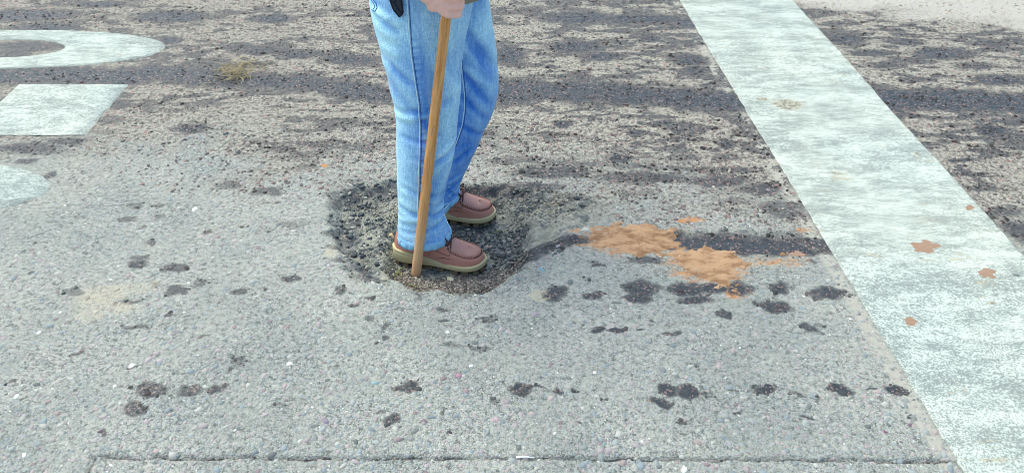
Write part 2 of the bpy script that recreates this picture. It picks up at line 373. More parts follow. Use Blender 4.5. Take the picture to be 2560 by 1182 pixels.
    w = s.ramp(wn_, .48, .58)
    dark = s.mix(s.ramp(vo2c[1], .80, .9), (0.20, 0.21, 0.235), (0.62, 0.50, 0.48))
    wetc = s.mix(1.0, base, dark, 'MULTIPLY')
    wetc = s.mix(.84, wetc, s.mix(s.ramp(vc[1], .86, .9), (0.021, 0.025, 0.035), (0.20, 0.13, 0.12)))  # bluish tint paints some sky reflection into the wet colour
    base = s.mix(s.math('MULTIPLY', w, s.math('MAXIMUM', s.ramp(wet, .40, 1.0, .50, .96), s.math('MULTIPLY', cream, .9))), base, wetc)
    hsum = s.math('ADD', s.math('MULTIPLY', s.math('SUBTRACT', 1.0, vo_d), .55), s.math('ADD', s.math('MULTIPLY', n_m, 1.3), s.math('MULTIPLY', s.math('MULTIPLY', stone_f, cream), .8)))
    h2 = s.math('ADD', hsum, s.math('MULTIPLY', n_f, .5))
    bm_ = s.node('ShaderNodeBump'); bm_.inputs['Distance'].default_value = 0.0045
    s.l(h2, bm_.inputs['Height']); s.l(s.ramp(w, 0, 1, .85, .40), bm_.inputs['Strength'])
    rough = s.math('SUBTRACT', s.ramp(w, 0, 1, .92, .45), s.math('MULTIPLY', s.ramp(wet, .85, 1.05), .24))
    return s.out(base, rough, bm_.outputs[0], .35)
M = {}
M['road'] = road_material()

def marking_material():
    s = NT('road_paint')
    v = s.coord(); vx = s.coord((0.6, 1.4, 1.0))
    n1 = s.noise(vx, 7, 6, .68); n2 = s.noise(vx, 26, 5, .7); n3 = s.noise(v, 210, 3, .65); n4 = s.noise(v, 2.1, 3, .5); n5 = s.noise(v, 90, 3, .6)
    c = s.mix(n4, (0.445, 0.515, 0.50), (0.575, 0.60, 0.545))
    g = s.ramp(s.math('ADD', s.math('MULTIPLY', n1, .36), s.math('ADD', s.math('MULTIPLY', n2, .26), s.math('ADD', s.math('MULTIPLY', n3, .20), s.math('MULTIPLY', n5, .18)))), .42, .62)
    c = s.mix(s.math('MULTIPLY', g, .8), c, s.mix(n4, (0.20, 0.255, 0.28), (0.28, 0.29, 0.225)))
    sp = s.ramp(s.math('ADD', n3, s.math('MULTIPLY', g, .18)), .54, .62)
    c = s.mix(s.math('MULTIPLY', sp, .75), c, (0.17, 0.20, 0.20))
    pit = s.ramp(n5, .69, .74)
    c = s.mix(s.math('MULTIPLY', pit, .8), c, (0.13, 0.14, 0.14))
    wear = s.attr('wear')
    wr = s.ramp(s.math('ADD', wear, s.math('ADD', s.math('MULTIPLY', s.math('SUBTRACT', n2, .5), 1.8), s.math('MULTIPLY', s.math('SUBTRACT', n5, .5), 1.4))), .55, .85, 0, .85)
    wr = s.math('MULTIPLY', wr, s.ramp(wear, .02, .2))
    c = s.mix(wr, c, s.mix(s.ramp(n5, .42, .58), (0.10, 0.095, 0.085), (0.44, 0.41, 0.31)))
    h = s.math('SUBTRACT', s.math('MULTIPLY', n5, .8), s.math('ADD', s.math('MULTIPLY', sp, .3), s.math('MULTIPLY', pit, .5)))
    return s.out(c, .75, s.bump(h, .5, .003), .3)
M['paint'] = marking_material()

def stone_material(name, use_object=False):
    s = NT(name, .8)
    if use_object:
        oi = s.node('ShaderNodeObjectInfo'); c = oi.outputs['Color']; w = 0.0
    else:
        c = s.attr('tint', 'Color')
    n = s.noise(s.coord(), 320, 3, .6)
    c = s.mix(1.0, c, s.mix(n, (0.62, 0.62, 0.62), (1.3, 1.3, 1.3)), 'MULTIPLY')
    return s.out(c, .82, s.bump(n, .35, .002), .3)
M['stones'] = stone_material('exposed_stones'); M['stone_single'] = stone_material('exposed_stone', True)

def clay_material():
    s = NT('orange_clay', .9); v = s.coord((0.6, 1, 1)); n = s.noise(v, 28, 5, .65); n2 = s.noise(s.coord(), 160, 3, .6)
    c = s.mix(s.ramp(n, .36, .60), (0.225, 0.125, 0.07), (0.40, 0.255, 0.155))
    c = s.mix(s.ramp(n2, .62, .72), c, (0.25, 0.11, 0.045))
    return s.out(c, .9, s.bump(s.math('ADD', n, s.math('MULTIPLY', n2, .4)), .6, .006), .25)
M['clay'] = clay_material()

def denim_material():
    s = NT('washed_denim', .9)
    v = s.coord((1, 1, .10)); weft = s.coord((.25, .25, 1)); vo = s.coord()
    n1 = s.noise(v, 420, 3, .7); n2 = s.noise(weft, 330, 2, .6); n3 = s.noise(vo, 9, 4, .6); n4 = s.noise(v, 60, 4, .65)
    fade_shade = s.attr('fade_shade')  # wash fade together with painted light and shade
    f = s.math('ADD', s.math('ADD', fade_shade, .09), s.math('ADD', s.math('MULTIPLY', s.math('SUBTRACT', n3, .5), .35), s.math('MULTIPLY', s.math('SUBTRACT', n4, .5), .35)))
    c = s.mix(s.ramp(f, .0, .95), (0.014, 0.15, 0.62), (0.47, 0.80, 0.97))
    mid = s.ramp(f, .05, 1.0)
    weave = s.math('ADD', s.math('MULTIPLY', n1, .65), s.math('MULTIPLY', n2, .35))
    c = s.mix(1.0, c, s.mix(s.ramp(weave, .3, .7), (0.58, 0.70, 0.82), (1.45, 1.26, 1.14)), 'MULTIPLY')
    s.b.inputs['Sheen Weight'].default_value = .15
    return s.out(c, .9, s.bump(weave, .35, .0012), .2)
M['denim'] = denim_material()
def plain(name, c, rough=.7, var=.25, scale=120, spec=.3, bump=.25, bd=.001):
    s = NT(name, rough); n = s.noise(s.coord(), scale, 4, .6)
    d = tuple(max(0, x * (1 - var)) for x in c); l_ = tuple(min(1, x * (1 + var)) for x in c)
    return s.out(s.mix(n, d, l_), rough, s.bump(n, bump, bd), spec)
M['thread'] = plain('pale_thread', (0.55, 0.76, 0.92), .9)
M['seam_dark'] = plain('indigo_seam', (0.035, 0.12, 0.36), .9)
M['denim_inside'] = plain('denim_turned_edge', (0.24, 0.47, 0.78), .9, .45, 300)
M['skin'] = plain('skin', (0.82, 0.48, 0.41), .55, .22, 60, .4, .3, .002)
M['jacket'] = plain('grey_olive_cloth', (0.23, 0.215, 0.175), .9, .2, 200)
M['pouch'] = plain('navy_nylon', (0.016, 0.026, 0.05), .55, .3, 250, .4)
M['pouch_edge'] = plain('black_binding', (0.006, 0.008, 0.014), .6)
M['midsole'] = plain('tan_rubber', (0.50, 0.43, 0.25), .7, .10, 60, .3, .15)
M['outsole'] = plain('brown_rubber', (0.14, 0.105, 0.07), .8, .3, 120)
M['lace'] = plain('dark_brown_lace', (0.085, 0.045, 0.042), .8)
M['hair'] = plain('grey_hair', (0.30, 0.29, 0.28), .8, .4, 300)
M['eye'] = plain('eye', (0.05, 0.04, 0.03), .2)
M['grass'] = plain('green_blade', (0.22, 0.27, 0.08), .7)
M['straw'] = plain('dry_straw', (0.40, 0.335, 0.21), .85)
M['twig'] = plain('brown_twig', (0.20, 0.13, 0.09), .85)
M['sliver'] = plain('pale_sliver', (0.78, 0.82, 0.82), .5, .1)
def leather_material():
    s = NT('reddish_brown_leather', .5); v = s.coord(); n = s.noise(v, 22, 4, .6); n2 = s.noise(v, 420, 2, .6)
    dust = s.attr('dust')  # painted sheen of the moc plug, plus a paler band above the sole
    c = s.mix(n, (0.38, 0.15, 0.115), (0.49, 0.22, 0.17))
    c = s.mix(s.math('MULTIPLY', dust, s.ramp(n, .3, .7, .5, .9)), c, (0.44, 0.27, 0.235))
    return s.out(c, s.ramp(n, .3, .7, .42, .58), s.bump(n2, .2, .0008), .5)
M['leather'] = leather_material()
def wood_material():
    s = NT('varnished_wood', .5); v = s.coord((1, 1, .06)); n = s.noise(v, 130, 5, .65); n2 = s.noise(s.coord((1, 1, .25)), 8, 3, .5); n3 = s.noise(v, 420, 2, .6)
    z = s.node('ShaderNodeSeparateXYZ'); tc = s.node('ShaderNodeTexCoord'); s.l(tc.outputs['Object'], z.inputs[0])
    worn = s.ramp(z.outputs[2], .42, .02)
    c = s.mix(s.ramp(n, .3, .7), (0.48, 0.205, 0.062), (0.74, 0.39, 0.15))
    c = s.mix(s.math('MULTIPLY', s.ramp(n3, .6, .7), .5), c, (0.16, 0.065, 0.025))
    c = s.mix(s.math('MULTIPLY', worn, s.ramp(n2, .2, .8, .45, .85)), c, s.mix(n, (0.58, 0.36, 0.21), (0.80, 0.57, 0.38)))
    return s.out(c, s.ramp(worn, 0, 1, .45, .75), s.bump(n, .3, .0015), .4)
M['wood'] = wood_material()

M['clay_dull'] = plain('dull_brown_clay', (0.28, 0.185, 0.135), .9, .3, 90)
# ------------------------------------------------------------------ road
def axis(fine, growth=1.35, far=420.0, side=1):
    o = []; step = abs(fine[1] - fine[0]) if side < 0 else abs(fine[-1] - fine[-2]); p = 0
    while p < far:
        step *= growth; p += step; o.append(p)
    return np.array(o)
xf = np.arange(-3.25, 3.2501, 0.0065)
yy = [1.08]
while yy[-1] < 5.2:
    yy.append(yy[-1] + 0.0027 * max(1.0, (yy[-1] / 1.2) ** 1.08))
yf = np.array(yy)
gl = axis(xf, 1.22)
xs = np.concatenate([(xf[0] - gl)[::-1], xf, xf[-1] + gl])
ys = np.concatenate([(yf[0] - axis(yf, side=-1))[::-1], yf, yf[-1] + axis(yf, 1.10)])
GX, GY = np.meshgrid(xs, ys)
gx, gy = GX.ravel(), GY.ravel()
gz = ground_h(gx, gy)
nx, ny = len(xs), len(ys)
idx = np.arange(nx * ny).reshape(ny, nx)
faces = np.stack([idx[:-1, :-1], idx[:-1, 1:], idx[1:, 1:], idx[1:, :-1]], -1).reshape(-1, 4)
road_me = mesh_np('road', np.stack([gx, gy, gz], 1), faces, M['road'])
ST = stains(gx, gy)
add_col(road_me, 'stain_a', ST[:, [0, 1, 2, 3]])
add_col(road_me, 'stain_b', np.concatenate([ST[:, 4:7], np.ones((len(gx), 1))], 1))
road = obj('road', road_me)
tag(road, 'worn grey asphalt road with damp streaks and a broken pothole', 'road', kind='structure')

# ------------------------------------------------------------------ painted stop bar
def gz1(x, y): return float(ground_h(np.array([x]), np.array([y]))[0])
def soft_h(x, y):
    return (fbm(x * 1.7, y * 1.7, 1, 3) - 0.5) * 0.012
nv, nu = 560, 60
yv = 0.5 + (np.linspace(0, 1, nv) ** 1.6) * 8.0
uu = np.concatenate([[0, .004], np.linspace(.012, .988, nu - 4), [.996, 1]])
V, U = np.meshgrid(yv, uu, indexing='ij')
edge = (fbm(V * 30, U * 0 + (U > .5) * 7, 61, 3) - .5) * 0.006
ew = np.clip(np.abs(U - .5) * 2, 0, 1) ** 8
bx = bar_x(V, False) * (1 - U) + bar_x(V, True) * U + edge * ew * np.sign(U - .5)
bz = soft_h(bx, V) + 0.0029
bz[:, 0] -= 0.009; bz[:, -1] -= 0.009
bi = np.arange(nv * nu).reshape(nv, nu)
bf = np.stack([bi[:-1, :-1], bi[:-1, 1:], bi[1:, 1:], bi[1:, :-1]], -1).reshape(-1, 4)
bar_me = mesh_np('stop_bar', np.stack([bx.ravel(), V.ravel(), bz.ravel()], 1), bf, M['paint'])
bw = field(bx.ravel(), V.ravel(), [spot(1968, 262, 34, 12, 1.3), spot(1905, 248, 18, 5, 1), spot(2100, 442, 30, 13, .75), spot(2085, 205, 22, 8, .6), spot(2290, 385, 10, 5, 1), spot(2040, 378, 6, 3, 1.0),
                                           spot(2480, 760, 16, 8, .8), spot(2490, 1150, 60, 6, .8), spot(2390, 1148, 40, 5, .8)])
eu = np.minimum(U, 1 - U).ravel() * .6
bw = np.maximum(bw, .62 * np.clip(1 - eu / .02, 0, 1) * sstep(.42, .62, fbm(V.ravel() * 14, (U.ravel() > .5) * 9.0, 67, 4)))
bw = np.maximum(bw, .5 * sstep(.60, .72, fbm(bx.ravel() * 7, V.ravel() * 18, 68, 4)))
add_float(bar_me, 'wear', bw)
tag(obj('stop_bar', bar_me), 'wide pale white stop bar painted across the road, scuffed and grimy', 'road marking')

# ------------------------------------------------------------------ the word STOP, painted long for drivers
def ribbon(pts, w, closed=False):
    pts = np.array(pts, float); n = len(pts)
    if closed: tan = np.roll(pts, -1, 0) - np.roll(pts, 1, 0)
    else:
        tan = np.gradient(pts, axis=0)
    tan /= np.linalg.norm(tan, axis=1, keepdims=True) + 1e-9
    nor = np.stack([-tan[:, 1], tan[:, 0]], 1)
    return pts + nor * w / 2, pts - nor * w / 2, closed
def arc(cx, cy, rx, ry, a0, a1, n=28):
    t = np.radians(np.linspace(a0, a1, n)); return [(cx + rx * math.cos(q), cy + ry * math.sin(q)) for q in t]
LW, LH, LS = 0.445, 0.60, 0.122
c0, c1 = LS / 2, LW - LS / 2
rx_ = (c1 - c0) / 2; mx_ = LW / 2
letters = {
    'S': [ribbon([(c1, LH - c0 - .175), (c1, LH - c0 - .145)] + arc(mx_, LH - c0 - .115, rx_, .115, 0, 180) + [(c0, .40)] + arc(mx_, .40 - .015, rx_, .085, 180, 270, 10)[1:] + arc(mx_, .215, rx_, .085, 90, 0, 10) + arc(mx_, c0 + .115, rx_, .115, 0, -170), LS)],
    'T': [ribbon([(0, LH - c0), (LW / 3, LH - c0), (2 * LW / 3, LH - c0), (LW, LH - c0)], LS), ribbon([(mx_, 0), (mx_, .2), (mx_, .4), (mx_, LH - LS - .0005)], LS)],
    'O': [ribbon(arc(mx_, LH - c0 - .13, rx_, .13, 0, 180) + arc(mx_, c0 + .13, rx_, .13, 180, 360), LS, True)],
    'P': [ribbon([(c0, 0), (c0, .2), (c0, .4), (c0, LH)], LS), ribbon([(LS + .0005, LH - c0)] + arc(mx_ + .04, LH - c0 - .1, rx_ - .04, .1, 90, -90) + [(LS + .0005, LH - c0 - .2)], LS)]}
word = empty('stop_lettering', (-1.7, 3.0, 0))
tag(word, 'white painted word STOP stretched along the lane on the asphalt', 'road marking')
for ch, y0 in (('S', 3.835), ('T', 3.235), ('O', 2.625), ('P', 2.01)):
    bm = bmesh.new()
    for A_, B_, closed in letters[ch]:
        n = len(A_); rows = []
        sub = 7
        for i in range(n):
            row = []
            for j in range(sub):
                t = (0, .012, .2, .5, .8, .988, 1)[j]; q = A_[i] * (1 - t) + B_[i] * t
                Y = y0 - q[0]; X = -1.69 + (.03 if ch in 'SO' else 0) - (LH - q[1]) * 4.0
                z = float(soft_h(np.array(X), np.array(Y))) + 0.0029
                if j in (0, sub - 1): z -= 0.008
                row.append(bm.verts.new((X + 1.7, Y - 3.0, z)))
            rows.append(row)
        R_ = list(range(n)) + ([0] if closed else [])
        for i0, i1 in zip(R_[:-1], R_[1:]):
            for j in range(sub - 1):
                bm.faces.new((rows[i0][j], rows[i0][j + 1], rows[i1][j + 1], rows[i1][j]))
    bmesh.ops.subdivide_edges(bm, edges=[e for e in bm.edges if e.calc_length() > .12], cuts=3, use_grid_fill=True)
    bmesh.ops.recalc_face_normals(bm, faces=bm.faces)
    o = bm_obj('letter', bm, M['paint'], word)
    if sum(p.normal.z for p in o.data.polygons) < 0: o.data.flip_normals()
    co = np.empty(len(o.data.vertices) * 3); o.data.vertices.foreach_get('co', co); co = co.reshape(-1, 3)
    add_float(o.data, 'wear', field(co[:, 0] - 1.7, co[:, 1] + 3.0, [spot(300, 140, 20, 14, .55), spot(265, 157, 22, 4, .8)]))

# ------------------------------------------------------------------ stones in the road surface
def marked(x, y):
    m = (x > bar_x(y, False) - .004) & (x < bar_x(y, True) + .004)
    for y0 in (3.835, 3.235, 2.625, 2.01):
        m |= (x < -1.60) & (y < y0 + .01) & (y > y0 - LW - .01) & (x > -4.4)
    return m
def domes(x, y, z, r, asp, ang, hgt, tint, seg=6):
    """low stones pressed into the surface: x,y,z centre; r radius; hgt height over the surface"""
    n = len(x); a = np.arange(seg) / seg * 2 * np.pi
    jit = 1 + (rng.random((n, seg)) - .5) * .5
    ring = np.stack([np.cos(a), np.sin(a)], 0)
    rx = (ring[0][None] * jit) * r[:, None]; ry = (ring[1][None] * jit) * (r * asp)[:, None]
    ca, sa = np.cos(ang)[:, None], np.sin(ang)[:, None]
    X = rx * ca - ry * sa; Y = rx * sa + ry * ca
    lo = np.stack([x[:, None] + X, y[:, None] + Y, np.broadcast_to((z - r * .55)[:, None], X.shape)], -1)
    hj = 1 + (rng.random((n, seg)) - .5) * .5
    mi = np.stack([x[:, None] + X * .72, y[:, None] + Y * .72, z[:, None] + hgt[:, None] * .72 * hj], -1)
    tp = np.stack([x + r * .1 * (rng.random(n) - .5), y, z + hgt], -1)[:, None]
    v = np.concatenate([lo, mi, tp], 1).reshape(-1, 3); k = 2 * seg + 1
    base = (np.arange(n) * k)[:, None, None]
    q = []
    for i in range(seg):
        j = (i + 1) % seg
        q += [(i, j, seg + j), (i, seg + j, seg + i), (seg + i, seg + j, 2 * seg)]
    f = (base + np.array(q)[None]).reshape(-1, 3)
    return v, f, np.repeat(tint, k, 0)
def pick(pal, w, n):
    pal = np.array(pal); w = np.array(w, float); w /= w.sum()
    c = pal[rng.choice(len(pal), n, p=w)]
    return np.clip(c * (0.8 + .4 * rng.random((n, 1))), 0, .9)
COOL = [(.30, .33, .34), (.36, .32, .345), (.23, .28, .32), (.42, .42, .41), (.40, .33, .335), (.14, .16, .17), (.74, .74, .72), (.25, .19, .22)]
COOLW = [30, 22, 18, 14, 7, 5, .5, 4]
DARK = [(.09, .08, .085), (.14, .105, .11), (.20, .15, .155), (.30, .19, .18), (.24, .235, .22), (.38, .34, .29), (.06, .06, .07), (.34, .30, .31)]
DARKW = [24, 22, 14, 6, 12, 10, 14, 5]
N = 42000
# denser towards the viewer, where single stones show
sy = 1.12 + (4.75 - 1.12) * rng.random(N) ** 1.25
half = (sy * CP + CAM_H * SP) * 1280 / FPX + .12
sx = (rng.random(N) * 2 - 1) * half
keep = ~marked(sx, sy)
so_, si_ = hole_masks(sx, sy)
keep &= so_ < 0.0
keep &= (sy < 2.9) | (rng.random(N) < .55)
sx, sy = sx[keep], sy[keep]
SS = stains(sx, sy)
crm = SS[:, 1]; wetm = SS[:, 0] + (fbm(sx * 24, sy * 34, 71, 4) - .5) * .75
n = len(sx)
sr = np.clip(rng.lognormal(math.log(.0047), .40, n), .0026, .0125)
isw = rng.random(n) < crm
tint = np.where(isw[:, None], pick(DARK, DARKW, n) * .72 + .045, pick(COOL, COOLW, n) * .80 + np.array((.28, .30, .28)) * .13)
wetf = sstep(.36, .50, wetm)[:, None]
tint = tint * (1 - wetf) + (tint * .20 + .006) * wetf
dustf = (SS[:, 2:3] > .5) | (SS[:, 3:4] > .4) | (SS[:, 5:6] > .5)
tint = np.where(dustf, tint * .45 + np.array((.5, .44, .34)) * .5 * np.where(SS[:, 3:4] > .4, np.array((.9, .55, .3)), 1), tint)
sh = sr * (.10 + .16 * rng.random(n)) + crm * sr * (.10 + .22 * rng.random(n))
sz = ground_h(sx, sy)
order = np.argsort(-(sr / np.hypot(sy, CAM_H)) + 9 * (sy > 4.2) + 9 * (np.abs(sx) > half[keep] - .15))
big, rest = order[:285], order[285:]
tint4 = np.concatenate([tint, np.ones((n, 1))], 1)
sa = rng.random(n) * 6.28; sasp = .55 + .45 * rng.random(n)
v, f, t = domes(sx[rest], sy[rest], sz[rest], sr[rest], sasp[rest], sa[rest], sh[rest], tint4[rest])
me = mesh_np('exposed_aggregate', v, f, M['stones']); add_col(me, 'tint', t)
agg = obj('exposed_aggregate', me, road); tag(agg, 'small stones exposed in the asphalt', kind='stuff')
# coarse dark stones standing out of the worn band beyond the pothole
n2_ = 1500
qx = 300 + 1780 * rng.random(n2_); qy = 300 + 265 * rng.random(n2_) ** .8
pts_ = np.array([P(a, b) for a, b in zip(qx, qy)]); hs_, _ = hole_masks(pts_[:, 0], pts_[:, 1])
kk = (hs_ < -.01) & ~marked(pts_[:, 0], pts_[:, 1]) & ((qx > 1200) | (qy < 480)); pts_ = pts_[kk]; m_ = len(pts_)
r_ = .0055 + .0055 * rng.random(m_) ** 2
v, f, t = domes(pts_[:, 0], pts_[:, 1], ground_h(pts_[:, 0], pts_[:, 1]), r_, .6 + .4 * rng.random(m_), rng.random(m_) * 6.28, r_ * (.25 + .25 * rng.random(m_)), np.concatenate([pick(DARK, DARKW, m_) * .75 + np.array((.05, .042, .045)), np.ones((m_, 1))], 1), 7)
me = mesh_np('coarse_aggregate', v, f, M['stones']); add_col(me, 'tint', t)
tag(obj('coarse_aggregate', me, road), 'coarse dark purple stones standing out of the worn band', kind='stuff')
stone_me = []
for k in range(6):
    v, f, t = domes(np.zeros(1), np.zeros(1), np.zeros(1), np.ones(1), np.array([.55 + .08 * k]), np.zeros(1), np.array([.22]), np.ones((1, 4)), seg=9)
    stone_me.append(mesh_np('stone', v, f, M['stone_single']))
def put_stone(x, y, r, ang, flat, c, k):
    o = bpy.data.objects.new('stone', stone_me[k % 6]); o.location = (x, y, gz1(x, y)); o.scale = (r, r, r * flat); o.rotation_euler = (random.uniform(-.1, .1), random.uniform(-.1, .1), ang)
    o.color = (*c, 1); link(o, road); return o
for k, i in enumerate(big):
    put_stone(sx[i], sy[i], sr[i] * 1.1, sa[i], 1.0, tint[i], k)
for k, (px, py, rp, c) in enumerate([(937, 957, 12, (.24, .36, .40)), (1177, 915, 8, (.8, .8, .78)), (42, 992, 10, (.82, .82, .8)), (60, 1136, 9, (.8, .8, .78)), (1148, 940, 10, (.35, .2, .28)), (1240, 1046, 12, (.45, .34, .38)),
                                     (1395, 612, 10, (.36, .33, .40)), (712, 963, 10, (.45, .34, .38)), (815, 1052, 11, (.24, .2, .3)), (1465, 575, 14, (.45, .45, .42)), (1338, 787, 11, (.30, .26, .31)), (250, 1078, 8, (.13, .08, .12)),
                                     (1355, 675, 12, (.22, .34, .42)), (2212, 1078, 9, (.2, .1, .17)), (2275, 1060, 9, (.17, .12, .17)), (565, 335, 10, (.05, .08, .10)), (596, 381, 9, (.06, .08, .09))]):
    p = P(px, py); r = abs(P(px + rp, py)[0] - p[0]); put_stone(p[0], p[1], r, k * .7, 1.1, c, k)

# ------------------------------------------------------------------ pothole rubble
def rubble(name, px_spots, n, rlo, rhi, pal, palw, label, seed, inside_only=True, lift=.6, zref=-.065):
    g = np.random.default_rng(seed)
    X = []; Y = []
    wsum = np.array([s[2] * s[3] * s[4] for s in px_spots], float); wsum /= wsum.sum()
    which = g.choice(len(px_spots), n, p=wsum)
    a = g.random(n) * 6.283; q = np.sqrt(g.random(n)) * (1 + .25 * g.standard_normal(n))
    S_ = np.array([spot(*s, z=zref) for s in px_spots])[which]
    X = S_[:, 0] + S_[:, 2] * q * np.cos(a); Y = S_[:, 1] + S_[:, 3] * q * np.sin(a)
    if inside_only:
        so, si = hole_masks(X, Y); k = so > -.012; X, Y = X[k], Y[k]
    Z = ground_h(X, Y); m = len(X)
    r = rlo * (rhi / rlo) ** (g.random(m) ** 1.9)
    # angular crumbs: squashed random octahedra with 8 faces
    base = np.array([(1, 0, 0), (-1, 0, 0), (0, 1, 0), (0, -1, 0), (0, 0, 1), (0, 0, -1), (.6, .6, .5), (-.6, .6, -.5)], float)
    fo = np.array([(0, 6, 4), (6, 2, 4), (2, 1, 4), (1, 3, 4), (3, 0, 4), (0, 2, 6), (2, 0, 5), (1, 2, 5), (3, 1, 5), (0, 3, 5)])
    base = base[:6]; fo = np.array([(0, 2, 4), (2, 1, 4), (1, 3, 4), (3, 0, 4), (2, 0, 5), (1, 2, 5), (3, 1, 5), (0, 3, 5)])
    # split each octahedron once for a rounder, chipped lump
    ed = {}; vv = [tuple(b) for b in base]; ff = []
    def mid(i, j):
        key = (min(i, j), max(i, j))
        if key not in ed:
            p = (np.array(vv[i]) + np.array(vv[j])); p = p / np.linalg.norm(p) * .92; ed[key] = len(vv); vv.append(tuple(p))
        return ed[key]
    for a_, b_, c_ in fo:
        ab, bc, ca = mid(a_, b_), mid(b_, c_), mid(c_, a_); ff += [(a_, ab, ca), (ab, b_, bc), (ca, bc, c_), (ab, bc, ca)]
    vv = np.array(vv); ff = np.array(ff); k = len(vv)
    W = vv[None] * (1 + .75 * (g.random((m, k, 1)) - .5)) * np.stack([np.ones(m), .65 + .35 * g.random(m), .45 + .4 * g.random(m)], 1)[:, None]
    an = g.random(m) * 6.283; ca, sa_ = np.cos(an)[:, None], np.sin(an)[:, None]
    Wx = W[..., 0] * ca - W[..., 1] * sa_; Wy = W[..., 0] * sa_ + W[..., 1] * ca
    pos = np.stack([X[:, None] + Wx * r[:, None], Y[:, None] + Wy * r[:, None], (Z + r * lift * .5)[:, None] + W[..., 2] * r[:, None]], -1)
    pal = np.array(pal); pw = np.array(palw, float); pw /= pw.sum()
    tc = pal[g.choice(len(pal), m, p=pw)] * (.75 + .5 * g.random((m, 1)))
    me = mesh_np(name, pos.reshape(-1, 3), (np.arange(m)[:, None, None] * k + ff[None]).reshape(-1, 3), M['stones'], smooth=False)
    add_col(me, 'tint', np.repeat(np.concatenate([np.clip(tc, 0, 1), np.ones((m, 1))], 1), k, 0))
    o = obj(name, me); tag(o, label, 'gravel', kind='stuff'); return o
GREY = [(.115, .125, .13), (.17, .18, .175), (.08, .09, .10), (.26, .26, .235), (.30, .22, .21)]
rubble('gravel', [(1225, 600, 50, 30, 1.4), (1270, 630, 35, 35, 1.2), (1180, 580, 40, 18, 1), (1290, 590, 25, 20, .7)], 1100, .0032, .0105, GREY, [30, 25, 20, 10, 3], 'loose dark grey gravel heaped beyond the toe of the nearer shoe', 3, lift=1.1)
rubble('fine_gravel', [(1150, 708, 110, 18, 1.3), (1240, 690, 45, 22, 1), (1060, 705, 60, 12, .9), (1290, 655, 25, 30, .5), (1010, 690, 40, 20, .5)], 4200, .0024, .0062, [(.20, .175, .155), (.29, .265, .23), (.11, .10, .098), (.40, .37, .31), (.24, .17, .15)], [28, 22, 26, 10, 7],
       'fine brown gravel along the near edge of the pothole floor', 4, lift=.8)
rubble('broken_asphalt', [(900, 500, 60, 36, 1), (880, 570, 45, 55, 1.1), (920, 640, 40, 40, 1.1), (960, 480, 70, 24, 1), (1220, 475, 80, 12, 1), (1330, 490, 80, 16, .7), (1420, 520, 70, 20, .4), (950, 560, 40, 40, .6)], 600, .0026, .0118,
       [(.075, .088, .098), (.115, .128, .135), (.18, .19, .18), (.27, .27, .235), (.05, .06, .07)], [24, 24, 18, 14, 18], 'crumbled dark asphalt on the shelf and far rim of the pothole', 5, lift=.15, zref=-.03)
rubble('floor_grit', [(1080, 560, 160, 60, 1), (1360, 540, 110, 40, .6), (1000, 640, 40, 50, .8)], 3000, .0022, .0060, [(.24, .24, .20), (.33, .32, .27), (.14, .15, .14), (.30, .24, .2)], [30, 20, 18, 6], 'olive grey grit over the pothole floor around the shoes', 6, lift=.4)

# ------------------------------------------------------------------ orange clay
def clay_sheet(name, polys, thick, label, seed, step=.0045, kind=None):
    P_ = [[P(*q) for q in pl] for pl in polys]
    allp = np.concatenate(P_); x0, y0 = allp[:, 0].min() - .04, allp[:, 1].min() - .04; x1, y1 = allp[:, 0].max() + .04, allp[:, 1].max() + .04
    xa = np.arange(x0, x1, step); ya = np.arange(y0, y1, step); X, Y = np.meshgrid(xa, ya); x, y = X.ravel(), Y.ravel()
    sd = np.max([sdist(x, y, pl) for pl in P_], 0)
    big_ = min(1.0, (x1 - x0 - .08) / .25)
    sd = sd + (fbm(x * 22, y * 40, seed, 5) - .5) * (.085 * big_ ** 1.6 + (.016 if big_ < .5 else 0)) + (fbm(x * 110, y * 150, seed + 9, 3) - .5) * .034 * big_ ** 1.3
    th = thick * (sstep(0, .05 * big_, sd) * .55 + .45 * np.clip(sd / .02, -1, 1)) * (.45 + 1.1 * fbm(x * 20, y * 30, seed + 3, 3)) + (fbm(x * 55, y * 80, seed + 5, 3) - .52) * thick * 1.5 * big_
    z = np.where(marked(x, y), soft_h(x, y) + .0029, ground_h(x, y)) + np.clip(th, -.006, None) * (1.0 if big_ > .5 else .35)
    idx = np.arange(len(x)).reshape(X.shape)
    fs = np.stack([idx[:-1, :-1], idx[:-1, 1:], idx[1:, 1:], idx[1:, :-1]], -1).reshape(-1, 4)
    ok = (sd > -.004)[fs].any(1) & (th > -.003)[fs].any(1)
    fs = fs[ok]; used = np.unique(fs); remap = -np.ones(len(x), int); remap[used] = np.arange(len(used))
    vv = np.stack([x, y, z], 1)[used]; c = vv.mean(0)
    o = obj(name, mesh_np(name, vv - c, remap[fs], M['clay' if big_ > .5 else 'clay_dull'])); o.location = c
    tag(o, label, 'clay', kind=kind); return o
clay_sheet('clay_spill', [[(1462, 612), (1490, 576), (1560, 558), (1640, 560), (1692, 574), (1700, 600), (1660, 626), (1650, 642), (1590, 638), (1540, 622), (1500, 616)],
                          [(1686, 626), (1760, 612), (1840, 636), (1880, 655), (1852, 690), (1822, 714), (1768, 704), (1735, 684), (1690, 654)]], .0042, 'orange clay smeared on the asphalt between the pothole and stop bar', 81)
clay_sheet('clay_clod', [[(2285, 612), (2310, 604), (2345, 612), (2352, 624), (2320, 636), (2288, 632)]], .004, 'large brown clay smear on the stop bar', 90, .003)
clay_sheet('clay_clod', [[(2448, 682), (2468, 674), (2488, 680), (2484, 694), (2460, 694)]], .005, 'small reddish clay clod near the outer edge of the stop bar', 91, .003)
clay_sheet('clay_clod', [[(2262, 800), (2276, 796), (2292, 806), (2282, 812), (2270, 810)]], .004, 'lowest small orange clay fleck on the stop bar', 92, .0025)
